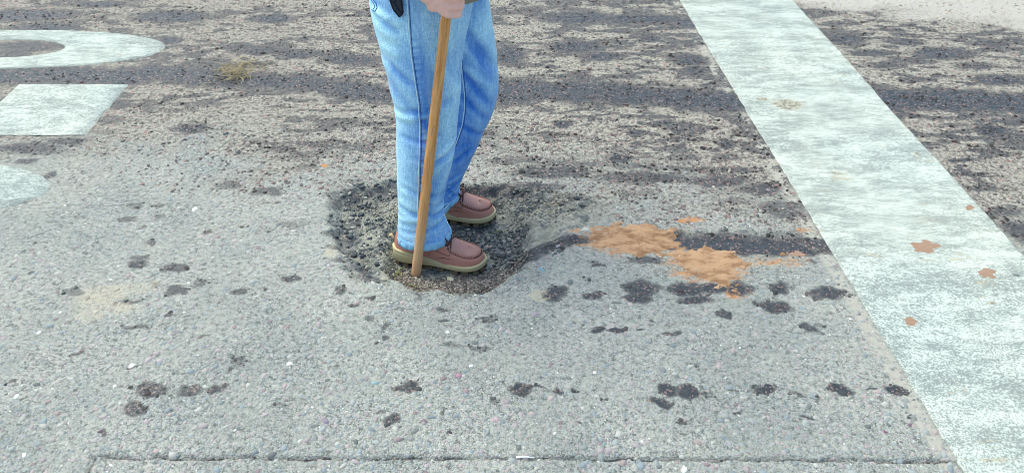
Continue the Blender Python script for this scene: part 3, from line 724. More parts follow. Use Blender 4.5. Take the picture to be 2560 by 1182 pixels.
clay_sheet('clay_clod', [[(2412, 520), (2424, 516), (2434, 522), (2426, 528), (2414, 528)]], .004, 'uppermost small clay fleck on the stop bar', 93, .0025)
clay_sheet('clay_clod', [[(1978, 630), (1996, 622), (2010, 630), (2004, 638), (1986, 638)]], .005, 'small orange clay fleck on dark wet asphalt beside the stop bar', 94, .003)

# ------------------------------------------------------------------ small loose things
def tube(bm, pts, r0, r1, seg=6, cap=True):
    pts = [Vector(p) for p in pts]; n = len(pts); rings = []
    for i, p in enumerate(pts):
        t = (pts[min(i + 1, n - 1)] - pts[max(i - 1, 0)]).normalized()
        a = t.orthogonal().normalized() if i == 0 else (a_prev - t * a_prev.dot(t)).normalized()
        a_prev = a; b = t.cross(a); r = r0 + (r1 - r0) * i / max(1, n - 1)
        rings.append([bm.verts.new(p + (a * math.cos(k / seg * 6.28319) + b * math.sin(k / seg * 6.28319)) * r) for k in range(seg)])
    for i in range(n - 1):
        for k in range(seg):
            bm.faces.new((rings[i][k], rings[i][(k + 1) % seg], rings[i + 1][(k + 1) % seg], rings[i + 1][k]))
    if cap:
        bm.faces.new(rings[0][::-1]); bm.faces.new(rings[-1])
    return rings
def blade(name, pxs, r, mat, label, cat, group=None, lift=.006):
    pts = []
    for k, (px, py) in enumerate(pxs):
        p = P(px, py, -.05 if 780 < px < 1380 and 460 < py < 735 else 0.0)
        for _ in range(4):
            zz = gz1(p[0], p[1]); p = P(px, py, zz + lift + (.004 if k == 1 else 0))
        pts.append(p)
    c = pts[0].copy(); bm = bmesh.new(); tube(bm, [p - c for p in pts], r, r * .45, 5)
    o = bm_obj(name, bm, mat); o.location = c; tag(o, label, cat, group); return o
G = 'grass blades in the pothole'
blade('grass_blade', [(985, 690), (1000, 672), (1022, 658)], .0016, M['grass'], 'longest grass blade under the heel of the nearer shoe', 'grass blade', G)
blade('grass_blade', [(984, 697), (996, 680), (1004, 668)], .0014, M['grass'], 'curved grass blade close to the pothole wall, behind the heel', 'grass blade', G)
blade('grass_blade', [(1004, 692), (1004, 684), (1005, 678)], .0014, M['grass'], 'short upright grass blade between heel and stick', 'grass blade', G)
blade('grass_blade', [(1022, 710), (1038, 715), (1054, 712)], .0015, M['grass'], 'grass blade lying just below the tip of the stick', 'grass blade', G)
blade('grass_blade', [(1226, 582), (1244, 578), (1264, 574)], .0014, M['grass'], 'pale grass blade beyond the gravel between the shoes', 'grass blade', G)
blade('grass_blade', [(1215, 576), (1219, 582), (1223, 588)], .0014, M['grass'], 'short grass stub beside the gravel between the shoes', 'grass blade', G)
blade('twig', [(1346, 516), (1380, 510), (1412, 504)], .0018, M['twig'], 'thin brown twig lying on the shallow far side of the pothole', 'twig')
blade('plastic_sliver', [(1290, 1142), (1310, 1141), (1336, 1143)], .0034, M['sliver'], 'pale white sliver lying in the saw-cut joint', 'sliver', None, .004)
def chip(px, py, rp, c, label):
    p = P(px, py)
    for _ in range(5): p = P(px, py, gz1(p[0], p[1]))
    r = abs(P(px + rp, py)[0] - p[0])
    vv, ff, t = domes(np.zeros(1), np.zeros(1), np.zeros(1), np.array([r]), np.array([.7]), np.array([px * .1]), np.array([r * .35]), np.array([[*c, 1.]]), 8)
    me = mesh_np('stone_chip', vv, ff, M['stones']); add_col(me, 'tint', t); o = obj('stone_chip', me); o.location = (p[0], p[1], gz1(p[0], p[1]) + .001); tag(o, label, 'stone')
chip(487, 524, 10, (.85, .84, .80), 'bright white stone chip lying on rough asphalt, away from the lettering')
chip(2540, 690, 12, (.16, .18, .18), 'dark grey pebble lying on the stop bar near its outer edge')
chip(2300, 648, 6, (.06, .07, .08), 'tiny black pebble on the stop bar below the large clay smear')
chip(972, 579, 7, (.60, .45, .28), 'tan stone chip on the pothole shelf behind the man')
chip(1128, 698, 7, (.62, .58, .42), 'pale chip in front of the nearer shoe sole')
tuft = empty('dry_grass_tuft', tuple(P(596, 178))); tuft.location.z = gz1(*P(596, 178)[:2])
tag(tuft, 'withered straw-coloured grass tuft in a crack beyond the man', 'grass tuft')
for k in range(110):
    bm = bmesh.new(); a = random.uniform(0, 6.28); l = random.uniform(.03, .085); ox, oy = random.gauss(0, .055), random.gauss(0, .05)
    d = Vector((math.cos(a), math.sin(a), random.uniform(.05, .5)))
    p0 = Vector((ox, oy, 0)); tube(bm, [p0, p0 + d * l * .5 + Vector((0, 0, .006)), p0 + d * l - Vector((0, 0, l * .15))], .0019, .0008, 4)
    bm_obj('blade', bm, M['straw'], tuft)

# ------------------------------------------------------------------ person
def remeshed(name, parts, voxel, smooth_iter=4, factor=.5):
    """parts: list of (verts, faces) closed shells -> one continuous surface"""
    vs_, fs_, o = [], [], 0
    for v, f in parts:
        vs_ += [tuple(p) for p in v]; fs_ += [tuple(i + o for i in q) for q in f]; o += len(v)
    me = bpy.data.meshes.new(name + '_shell'); me.from_pydata(vs_, [], fs_); me.update()
    t = bpy.data.objects.new(name + '_shell', me); COL.objects.link(t)
    m = t.modifiers.new('r', 'REMESH'); m.mode = 'VOXEL'; m.voxel_size = voxel; m.use_smooth_shade = True
    if smooth_iter:
        s_ = t.modifiers.new('s', 'SMOOTH'); s_.iterations = smooth_iter; s_.factor = factor
    dg = bpy.context.evaluated_depsgraph_get(); dg.update()
    out = bpy.data.meshes.new_from_object(t.evaluated_get(dg)); out.name = name
    bpy.data.objects.remove(t); bpy.data.meshes.remove(me)
    return out
def cone_shell(p0, p1, r0, r1, seg=14, caps=4):
    """tapered capsule"""
    p0, p1 = Vector(p0), Vector(p1); d = (p1 - p0); L = d.length; d.normalize(); a = d.orthogonal().normalized(); b = d.cross(a)
    rows = []
    for k in range(1, caps + 1):
        q = k / caps * math.pi / 2; rows.append((p0 - d * r0 * math.cos(q), r0 * math.sin(q)))
    for k in range(0, caps):
        q = k / caps * math.pi / 2; rows.append((p1 + d * r1 * math.sin(q), r1 * math.cos(q)))
    v = [p0 - d * r0]; f = []
    for c, r in rows: v += [c + (a * math.cos(i / seg * 6.28319) + b * math.sin(i / seg * 6.28319)) * r for i in range(seg)]
    v.append(p1 + d * r1)
    for i in range(seg): f.append((0, 1 + (i + 1) % seg, 1 + i))
    for k in range(len(rows) - 1):
        for i in range(seg):
            j = (i + 1) % seg; f.append((1 + k * seg + i, 1 + k * seg + j, 1 + (k + 1) * seg + j, 1 + (k + 1) * seg + i))
    e = len(v) - 1
    for i in range(seg): f.append((e, e - seg + i, e - seg + (i + 1) % seg))
    return v, f
def ball(c, r, seg=16, rings=10):
    c = Vector(c); v = [c + Vector((0, 0, -r[2]))]; f = []
    for k in range(1, rings):
        q = -math.pi / 2 + k / rings * math.pi
        v += [c + Vector((r[0] * math.cos(q) * math.cos(i / seg * 6.28319), r[1] * math.cos(q) * math.sin(i / seg * 6.28319), r[2] * math.sin(q))) for i in range(seg)]
    v.append(c + Vector((0, 0, r[2])))
    for i in range(seg): f.append((0, 1 + (i + 1) % seg, 1 + i))
    for k in range(rings - 2):
        for i in range(seg):
            j = (i + 1) % seg; f.append((1 + k * seg + i, 1 + k * seg + j, 1 + (k + 1) * seg + j, 1 + (k + 1) * seg + i))
    e = len(v) - 1
    for i in range(seg): f.append((e, e - seg + i, e - seg + (i + 1) % seg))
    return v, f
def loft(rings, seg=40):
    """rings: (cx, cy, z, rx, ry[, tilt dz per x]) bottom to top"""
    v, f = [], []
    for r in rings:
        cx, cy, z, rx, ry = r[:5]; ti = r[5] if len(r) > 5 else 0
        for i in range(seg):
            a = i / seg * 6.28319; v.append((cx + rx * math.cos(a), cy + ry * math.sin(a), z + ti * rx * math.cos(a)))
    for k in range(len(rings) - 1):
        for i in range(seg):
            j = (i + 1) % seg; f.append((k * seg + i, k * seg + j, (k + 1) * seg + j, (k + 1) * seg + i))
    n = len(v); v.append(tuple(np.mean(v[:seg], 0))); v.append(tuple(np.mean(v[n - seg:n], 0)))
    for i in range(seg):
        j = (i + 1) % seg; f.append((n, j, i)); f.append((n + 1, n - seg + i, n - seg + j))
    return v, f

FLOOR_N = -0.068
def leg_rings(stations, Yof, ryof):
    o = []
    for py, xl, xr in stations:
        Y = Yof(py); a = PY(xl, py, Y); b = PY(xr, py, Y)
        o.append([(a[0] + b[0]) / 2, Y, a[2], (b[0] - a[0]) / 2, ryof(py, (b[0] - a[0]) / 2)])
    return o
near_st = [(590, 996, 1128), (576, 995, 1127), (560, 995, 1119), (540, 996, 1112), (500, 995, 1110), (450, 993, 1119), (400, 992, 1132), (350, 990, 1140), (300, 989, 1145), (250, 984, 1150), (200, 972, 1154), (150, 957, 1158),
           (100, 945, 1164), (50, 933, 1174), (0, 925, 1184), (-50, 922, 1190)]
Yn = lambda py: float(np.interp(py, [-50, 200, 606], [2.125, 2.100, 2.085]))
near = leg_rings(near_st, Yn, lambda py, rx: rx * float(np.interp(py, [0, 300, 500, 590], [.88, .90, .90, .84])))
far_st = []
for py, xr, w in [(492, 1143, 118), (482, 1149, 122), (468, 1147, 120), (455, 1151, 122), (430, 1163, 128), (400, 1177, 134), (350, 1200, 142), (320, 1213, 146), (290, 1228, 150), (260, 1239, 154), (230, 1245, 158), (190, 1247, 164), (150, 1244, 172),
                  (100, 1238, 182), (50, 1231, 194), (0, 1223, 206), (-50, 1215, 212)]:
    far_st.append((py, xr - w, xr))
Yfar = lambda py: float(np.interp(py, [-50, 200, 500], [2.30, 2.315, 2.305]))
far = leg_rings(far_st, Yfar, lambda py, rx: rx * .88)
hipx = (near[-1][0] + far[-1][0]) / 2; hipy = 2.215
pelvis = [(hipx, hipy, .80, .135, .15), (hipx, hipy, .84, .15, .19), (hipx, hipy, .90, .148, .195), (hipx, hipy, .96, .14, .185), (hipx, hipy, 1.02, .135, .175)]
jeans_me = remeshed('jeans', [loft(near), loft(far), loft(pelvis)], .0052, 5, .5)

# folds pressed into the denim
nv_ = len(jeans_me.vertices); co = np.empty(nv_ * 3); jeans_me.vertices.foreach_get('co', co); co = co.reshape(-1, 3)
no = np.empty(nv_ * 3); jeans_me.vertex_normals.foreach_get('vector', no); no = no.reshape(-1, 3)
def leg_fold(disp, seg, amp, wid, isnear, Ysurf):
    (ax, ay), (bx, by) = seg; a = PY(ax, ay, Ysurf)[[0, 2]]; b = PY(bx, by, Ysurf)[[0, 2]]; e = b - a; L = np.hypot(*e)
    q = co[:, [0, 2]] - a; t = (q @ e) / (L * L); d = np.abs(q[:, 0] * e[1] - q[:, 1] * e[0]) / L
    wdw = sstep(-.15, .2, t) * sstep(1.15, .8, t)
    side = (co[:, 1] < 2.215) if isnear else (co[:, 1] > 2.2)
    face = sstep(.25, -.25, no[:, 1])
    disp += np.where(side, amp * wdw * face * (np.exp(-(d / wid) ** 2) - .45 * np.exp(-((d - 1.7 * wid) / wid) ** 2)), 0)
disp = np.zeros(nv_)
for s_, a_, w_ in [(((950, 150), (1040, 210)), -.005, .012), (((975, 215), (1100, 340)), -.004, .014), (((985, 300), (1060, 285)), .004, .011), (((990, 290), (1140, 250)), -.003, .012), (((1140, 385), (1065, 420)), -.005, .011),
                   (((1135, 365), (1080, 395)), .003, .009), (((995, 470), (1112, 498)), -.003, .010), (((996, 528), (1112, 545)), -.0065, .011), (((996, 560), (1110, 532)), .004, .010), (((1000, 585), (1122, 566)), -.003, .008),
                   (((1115, 430), (1085, 520)), .004, .012), (((1000, 345), (1090, 352)), -.003, .010), (((1020, 390), (1130, 400)), -.002, .010), (((935, 50), (1000, 75)), -.007, .013), (((930, 30), (980, 45)), .006, .010),
                   (((1075, 120), (1150, 260)), .003, .016), (((955, 120), (1000, 135)), .004, .012)]:
    leg_fold(disp, s_, a_, w_, True, 2.03)
for k, y_ in enumerate(range(85, 600, 17)):
    x_ = float(np.interp(y_, [0, 130, 260, 320, 430, 600], [1022, 1029, 1048, 1051, 1048, 1042]))
    leg_fold(disp, ((x_ + 2, y_), (x_ + 18 + 8 * random.random(), y_ + random.uniform(-5, 5))), random.choice((-.0022, .0018)), .0045, True, 2.03)
for s_, a_, w_ in [(((1160, 60), (1235, 185)), -.009, .016), (((1158, 150), (1230, 225)), .004, .011), (((1150, 165), (1225, 262)), -.005, .010), (((1155, 230), (1215, 300)), -.004, .010), (((1150, 300), (1205, 345)), -.004, .011),
                   (((1135, 400), (1180, 372)), -.004, .010), (((1120, 455), (1155, 440)), .005, .007), (((1118, 476), (1152, 460)), -.006, .006), (((1118, 492), (1150, 480)), .005, .006), (((1118, 470), (1138, 500)), -.004, .005)]:
    leg_fold(disp, s_, a_, w_, False, 2.25)
disp += (fbm(co[:, 0] * 14 + co[:, 1] * 5, co[:, 2] * 9, 101, 3) - .5) * .006 + (fbm(co[:, 0] * 30, co[:, 2] * 60 + co[:, 1] * 30, 103, 2) - .5) * .0025 * sstep(.45, .1, co[:, 2])
co2 = co + no * disp[:, None]
# keep the front of the near shin full where the cuff kicks out
jeans_me.vertices.foreach_set('co', co2.astype(np.float32).ravel()); jeans_me.update()
def bl(px, py, rx, ry, s=1, Y=2.03):
    c = PY(px, py, Y); e = PY(px + rx, py, Y); t = PY(px, py - ry, Y); q = np.hypot((co[:, 0] - c[0]) / (e[0] - c[0]), (co[:, 2] - c[2]) / (t[2] - c[2])); return s * np.exp(-q ** 2)
isn = (co[:, 1] < 2.215)
fade_shade = np.where(isn, .40, .26)  # far leg painted darker, as the shaded one
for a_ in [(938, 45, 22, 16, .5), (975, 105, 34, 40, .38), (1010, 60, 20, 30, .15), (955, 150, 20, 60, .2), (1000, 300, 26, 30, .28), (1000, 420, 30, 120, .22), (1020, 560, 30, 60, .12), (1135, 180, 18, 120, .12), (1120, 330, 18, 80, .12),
           (1085, 60, 40, 50, .12), (1070, 250, 25, 90, -.12), (1048, 220, 14, 90, -.12), (1062, 200, 9, 110, -.10), (1064, 420, 9, 120, -.14), (1085, 500, 40, 70, -.05), (1120, 390, 16, 20, .15)]:  # wash patches, with the lit left edge painted paler
    fade_shade = fade_shade + np.where(isn, bl(*a_), 0)
for a_ in [(1200, 60, 40, 50, .25), (1240, 150, 16, 100, .28), (1225, 40, 14, 60, .2), (1185, 190, 30, 50, .05), (1180, 400, 30, 60, -.14), (1140, 230, 14, 120, -.06)]:  # lit front edge and shaded shin painted into the far leg
    fade_shade = fade_shade + np.where(isn, 0, bl(*a_, Y=2.25))
fade_shade = fade_shade + np.clip(disp, -.004, .004) * 34  # ridges worn paler, fold shade painted into the hollows
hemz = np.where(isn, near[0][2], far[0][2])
fade_shade = fade_shade - .1 * sstep(.05, .0, np.abs(co[:, 2] - hemz))
add_float(jeans_me, 'fade_shade', fade_shade)
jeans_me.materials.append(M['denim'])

person = empty('person', (hipx, hipy, FLOOR_N))
tag(person, 'person in faded blue jeans and brown moc-toe shoes standing in the pothole', 'person')
INV = Matrix.Translation((-hipx, -hipy, -FLOOR_N))
def pchild(name, me, parent=None):
    me.transform(INV); me.update(); o = obj(name, me, parent or person); return o
jeans = pchild('jeans', jeans_me)
JB = BVHTree.FromPolygons([v.co.copy() for v in jeans_me.vertices], [p.vertices[:] for p in jeans_me.polygons])
CAML = Vector((0, 0, CAM_H))
def on_jeans(px, py, off=.0008):
    d = Vector(ray(px, py)).normalized(); h = JB.ray_cast(INV @ CAML, d)
    return None if h[0] is None else h[0] + h[1] * off
def seam(name, pxs, mat, r=.0011, dx=0, step=6, off=.0006):
    pts = []
    for (ax, ay), (bx, by) in zip(pxs[:-1], pxs[1:]):
        nn = max(2, int(math.hypot(bx - ax, by - ay) / step))
        for k in range(nn): pts.append((ax + (bx - ax) * k / nn + dx, ay + (by - ay) * k / nn))
    pts.append((pxs[-1][0] + dx, pxs[-1][1]))
    q = [p for p in (on_jeans(a, b, off) for a, b in pts) if p is not None]
    if len(q) < 3: return
    bm = bmesh.new(); tube(bm, q, r, r, 5); return bm_obj(name, bm, mat, jeans)
side = [(1019, 2), (1023, 60), (1028, 130), (1038, 200), (1047, 260), (1051, 320), (1050, 380), (1048, 430), (1046, 500), (1044, 560), (1044, 612)]
seam('side_seam', side, M['thread'], .0019, -1.0)
seam('seam_fold', side, M['seam_dark'], .0014, 3.0, off=.0002)
inner = [(1152, 150), (1156, 185), (1162, 235), (1162, 275), (1157, 310), (1146, 345), (1138, 366)]
seam('inseam', inner, M['thread'], .0016, -1.0)
seam('seam_fold', inner, M['seam_dark'], .0013, 2.4, off=.0002)
seam('pocket_stitching', [(933, 1), (940, 8), (943, 20), (938, 29), (930, 25)], M['seam_dark'], .0013, 0, 3)
seam('pocket_stitching', [(929, 2), (935, 10), (937, 19), (933, 24)], M['seam_dark'], .0010, 0, 3)
# turned hems
def hem(ring, name='hem'):
    cx, cy, z, rx, ry = ring[:5]
    bm = bmesh.new(); prof = [(.0, .016), (.0045, .014), (.005, .0), (.003, -.008), (-.006, -.009), (-.008, .004)]
    rows = []
    nseg = 96
    for i in range(nseg):
        a = i / nseg * 6.28319; d = Vector((math.cos(a), math.sin(a), 0))
        o = Vector((cx, cy, z)) + Vector((math.cos(a) * rx, math.sin(a) * ry, 0))
        h = JB.ray_cast(INV @ (Vector((cx, cy, z + .014)) + d * .4), -d, .5)
        rr = (h[0] - INV @ Vector((cx, cy, z + .014))).length if h[0] is not None else rx
        w_ = .0012 * math.sin(a * 17) + .0010 * math.sin(a * 29 + 1); zz = .003 * math.sin(a * 3 + 1)
        zz += .006 * math.cos(a)
        rows.append([bm.verts.new(INV @ Vector((cx, cy, z)) + d * (rr + p + w_ - .0015) + Vector((0, 0, q + zz))) for p, q in prof])
    for i in range(nseg):
        A_, B_ = rows[i], rows[(i + 1) % nseg]
        for k in range(len(prof) - 1): bm.faces.new((A_[k], B_[k], B_[k + 1], A_[k + 1]))
    bmesh.ops.recalc_face_normals(bm, faces=bm.faces)
    o = bm_obj(name, bm, M['denim_inside'], jeans)
    bm = bmesh.new(); tube(bm, [r[0].co if False else Vector(o.data.vertices[i * len(prof)].co) + Vector((0, 0, .0005)) for i, r in enumerate(rows)] + [Vector(o.data.vertices[0].co)], .0011, .0011, 4, False)
    bm_obj('hem_stitching', bm, M['thread'], jeans)
hem(near[0]); hem(far[0])

# stick first, so the hand can close on it
bt = P(1040, 684, FLOOR_N)
for _ in range(4): bt = P(1040, 685, gz1(bt[0], bt[1]) + .002)
tp = PY(1116, 36, 1.965)
S0, S1 = Vector(bt), Vector(tp); sdir = (S1 - S0).normalized(); S2 = S1 + sdir * .20
stick_len = (S2 - S0).length
bm = bmesh.new()
prof = [(0, .0135), (.0015, .0150), (.004, .0158)] + [(q, .0160 - .0032 * q / stick_len + .0002 * math.sin(q * 31)) for q in np.linspace(.02, stick_len - .01, 40)] + [(stick_len - .003, .0122), (stick_len, .0095)]
rows = [[bm.verts.new((r * math.cos(k / 24 * 6.28319), r * math.sin(k / 24 * 6.28319), z)) for k in range(24)] for z, r in prof]
for a_, b_ in zip(rows[:-1], rows[1:]):
    for k in range(24): bm.faces.new((a_[k], a_[(k + 1) % 24], b_[(k + 1) % 24], b_[k]))
bm.faces.new(rows[0][::-1]); bm.faces.new(rows[-1])
stick = bm_obj('wooden_stick', bm, M['wood']); stick.location = S0; stick.rotation_euler = sdir.to_track_quat('Z', 'X').to_euler()
tag(stick, 'round brown wooden stick held upright with its tip in the pothole', 'stick')

# body: one continuous surface
HC = S1 + sdir * .048                                 # middle of the grip
ax_x = Vector((1, 0, 0)); ax_x = (ax_x - sdir * ax_x.dot(sdir)).normalized(); ax_y = sdir.cross(ax_x)
def hp(x, y, z, c=HC): return c + ax_x * x + ax_y * y + sdir * z
body_parts = []
def chain(pts, rad, seg=14):
    for (a, b), (r0, r1) in zip(zip(pts[:-1], pts[1:]), zip(rad[:-1], rad[1:])): body_parts.append(cone_shell(a, b, r0, r1, seg))
def fist(c, flip, wrist):
    s = -1 if flip else 1
    h = lambda x, y, z: hp(x, s * y, z, c)
    for z, k in ((.036, .92), (.012, .94), (-.012, .92), (-.034, .84)):
        chain([wrist, h(.004, -.034, z * .95), h(.036 * k, -.022, z), h(.036 * k, .010, z * .95 - .001), h(.010, .030, z * .9), h(-.008, .027, z * .85)], [.019, .0125 * k, .0108 * k, .0098 * k, .0092 * k, .008 * k])
    body_parts.append(cone_shell(h(-.035, -.026, .018), h(-.035, -.026, -.018), .019, .017))
    chain([h(-.045, -.022, .024), h(-.030, -.004, .045), h(-.008, .026, .052), h(.014, .026, .046)], [.017, .0145, .0115, .009])
wr = hp(-.082, -.030, .022); fist(HC, False, wr)
shR = Vector((hipx - .02, hipy - .195, 1.36)); elR = Vector((hipx - .16, hipy - .26, 1.10))
chain([shR, elR, wr], [.052, .042, .027])
HC2 = HC + sdir * .105
wl_ = HC2 + Vector((-.075, .05, .045)); fist(HC2, True, wl_)
shL = Vector((hipx - .02, hipy + .195, 1.36)); elL = Vector((hipx - .10, hipy + .27, 1.08))
chain([shL, elL, wl_], [.052, .042, .027])
for ring in (near, far):
    pts = [Vector((r[0], r[1], r[2])) for r in ring]; rr = [min(r[3], r[4]) * .78 for r in ring]
    sel = [1, 4, 7, 10, 13, len(ring) - 1]
    chain([pts[i] for i in sel], [rr[i] * (.72 if i < 3 else 1) for i in sel])
hip = Vector((hipx, hipy, .93))
chain([hip + Vector((0, -.07, -.04)), hip + Vector((0, .07, -.04))], [.11, .11])
chain([hip, Vector((hipx, hipy, 1.15)), Vector((hipx - .01, hipy, 1.32))], [.12, .115, .12])
chain([shR, Vector((hipx - .015, hipy, 1.36)), shL], [.055, .085, .055])
chain([Vector((hipx - .01, hipy, 1.38)), Vector((hipx + .02, hipy, 1.50))], [.062, .056])
hd = Vector((hipx + .04, hipy, 1.59))
body_parts += [ball(hd, (.098, .076, .115)), ball(hd + Vector((.03, 0, -.055)), (.068, .058, .062)), cone_shell(hd + Vector((.092, 0, .012)), hd + Vector((.112, 0, -.022)), .009, .014),
               cone_shell(hd + Vector((.085, -.02, -.062)), hd + Vector((.085, .02, -.062)), .009, .009), ball(hd + Vector((-.005, -.078, -.005)), (.018, .009, .03)), ball(hd + Vector((-.005, .078, -.005)), (.018, .009, .03)),
               cone_shell(hd + Vector((.085, -.045, .035)), hd + Vector((.085, .045, .035)), .012, .012)]
body_me = remeshed('body', body_parts, .0037, 1, .4); body_me.materials.append(M['skin']); pchild('body', body_me)
hv = remeshed('hair', [ball(hd + Vector((-.018, 0, .022)), (.100, .083, .108))], .008, 3); hv.materials.append(M['hair'])
bm = bmesh.new(); bm.from_mesh(hv)
bmesh.ops.delete(bm, geom=[v for v in bm.verts if (v.co.x - hd.x) * .9 - (v.co.z - hd.z) > .0 or v.co.z < hd.z - .05], context='VERTS')
bm.to_mesh(hv); bm.free(); pchild('hair', hv)
for s_ in (-1, 1):
    em = remeshed('eye', [ball(hd + Vector((.088, s_ * .031, .012)), (.010, .012, .010))], .003, 1); em.materials.append(M['eye']); pchild('eye', em)

# jacket
jr = [(hipx + .014, hipy, .822, .170, .208, -.05), (hipx + .014, hipy, .836, .172, .210, -.05), (hipx + .01, hipy, .92, .165, .205), (hipx, hipy, 1.05, .155, .195), (hipx - .005, hipy, 1.2, .152, .20), (hipx - .01, hipy, 1.34, .135, .195),
      (hipx - .01, hipy, 1.41, .09, .13), (hipx + .01, hipy, 1.46, .072, .08)]
jk = [loft(jr)]
for sh_, el_, w_ in ((shR, elR, wr), (shL, elL, wl_)):
    wq = el_ + (w_ - el_) * .93
    jk += [cone_shell(sh_, el_, .078, .062), cone_shell(el_, wq, .062, .040)]
jk_me = remeshed('jacket', jk, .008, 4)
jk_me.materials.append(M['jacket']); pchild('jacket', jk_me)

# belt pouch hanging at the hip
pc = [(958, -60), (998, -60), (1004, 0), (1009, 36), (998, 47), (981, 26), (972, 0)]
bm = bmesh.new(); Yp = 1.995
fr = [bm.verts.new(INV @ Vector(PY(a, b, Yp))) for a, b in pc]; bk = [bm.verts.new(INV @ Vector(PY(a, b, Yp)) + Vector((0, .012, 0))) for a, b in pc]
bm.faces.new(fr); bm.faces.new(bk[::-1])
for i in range(len(pc)): j = (i + 1) % len(pc); bm.faces.new((fr[i], bk[i], bk[j], fr[j]))
bmesh.ops.recalc_face_normals(bm, faces=bm.faces); bmesh.ops.bevel(bm, geom=bm.edges[:], offset=.0022, segments=2, affect='EDGES')
pouch = bm_obj('belt_pouch', bm, M['pouch'], person, False)
bm = bmesh.new()
loop = [(1002, 0), (1007, 35), (998, 44), (983, 24), (974, 0)]
tube(bm, [INV @ Vector(PY(a, b, Yp - .0012)) for a, b in loop], .0011, .0011, 5)
tube(bm, [INV @ Vector(PY(a, b, Yp - .0012)) for a, b in [(986, 8), (995, 24), (1004, 34)]], .0009, .0009, 5)
tube(bm, [INV @ Vector(PY(a, b, Yp - .0012)) for a, b in [(976, 2), (986, 9), (993, -6)]], .0009, .0009, 5)
bm_obj('binding', bm, M['pouch_edge'], pouch)

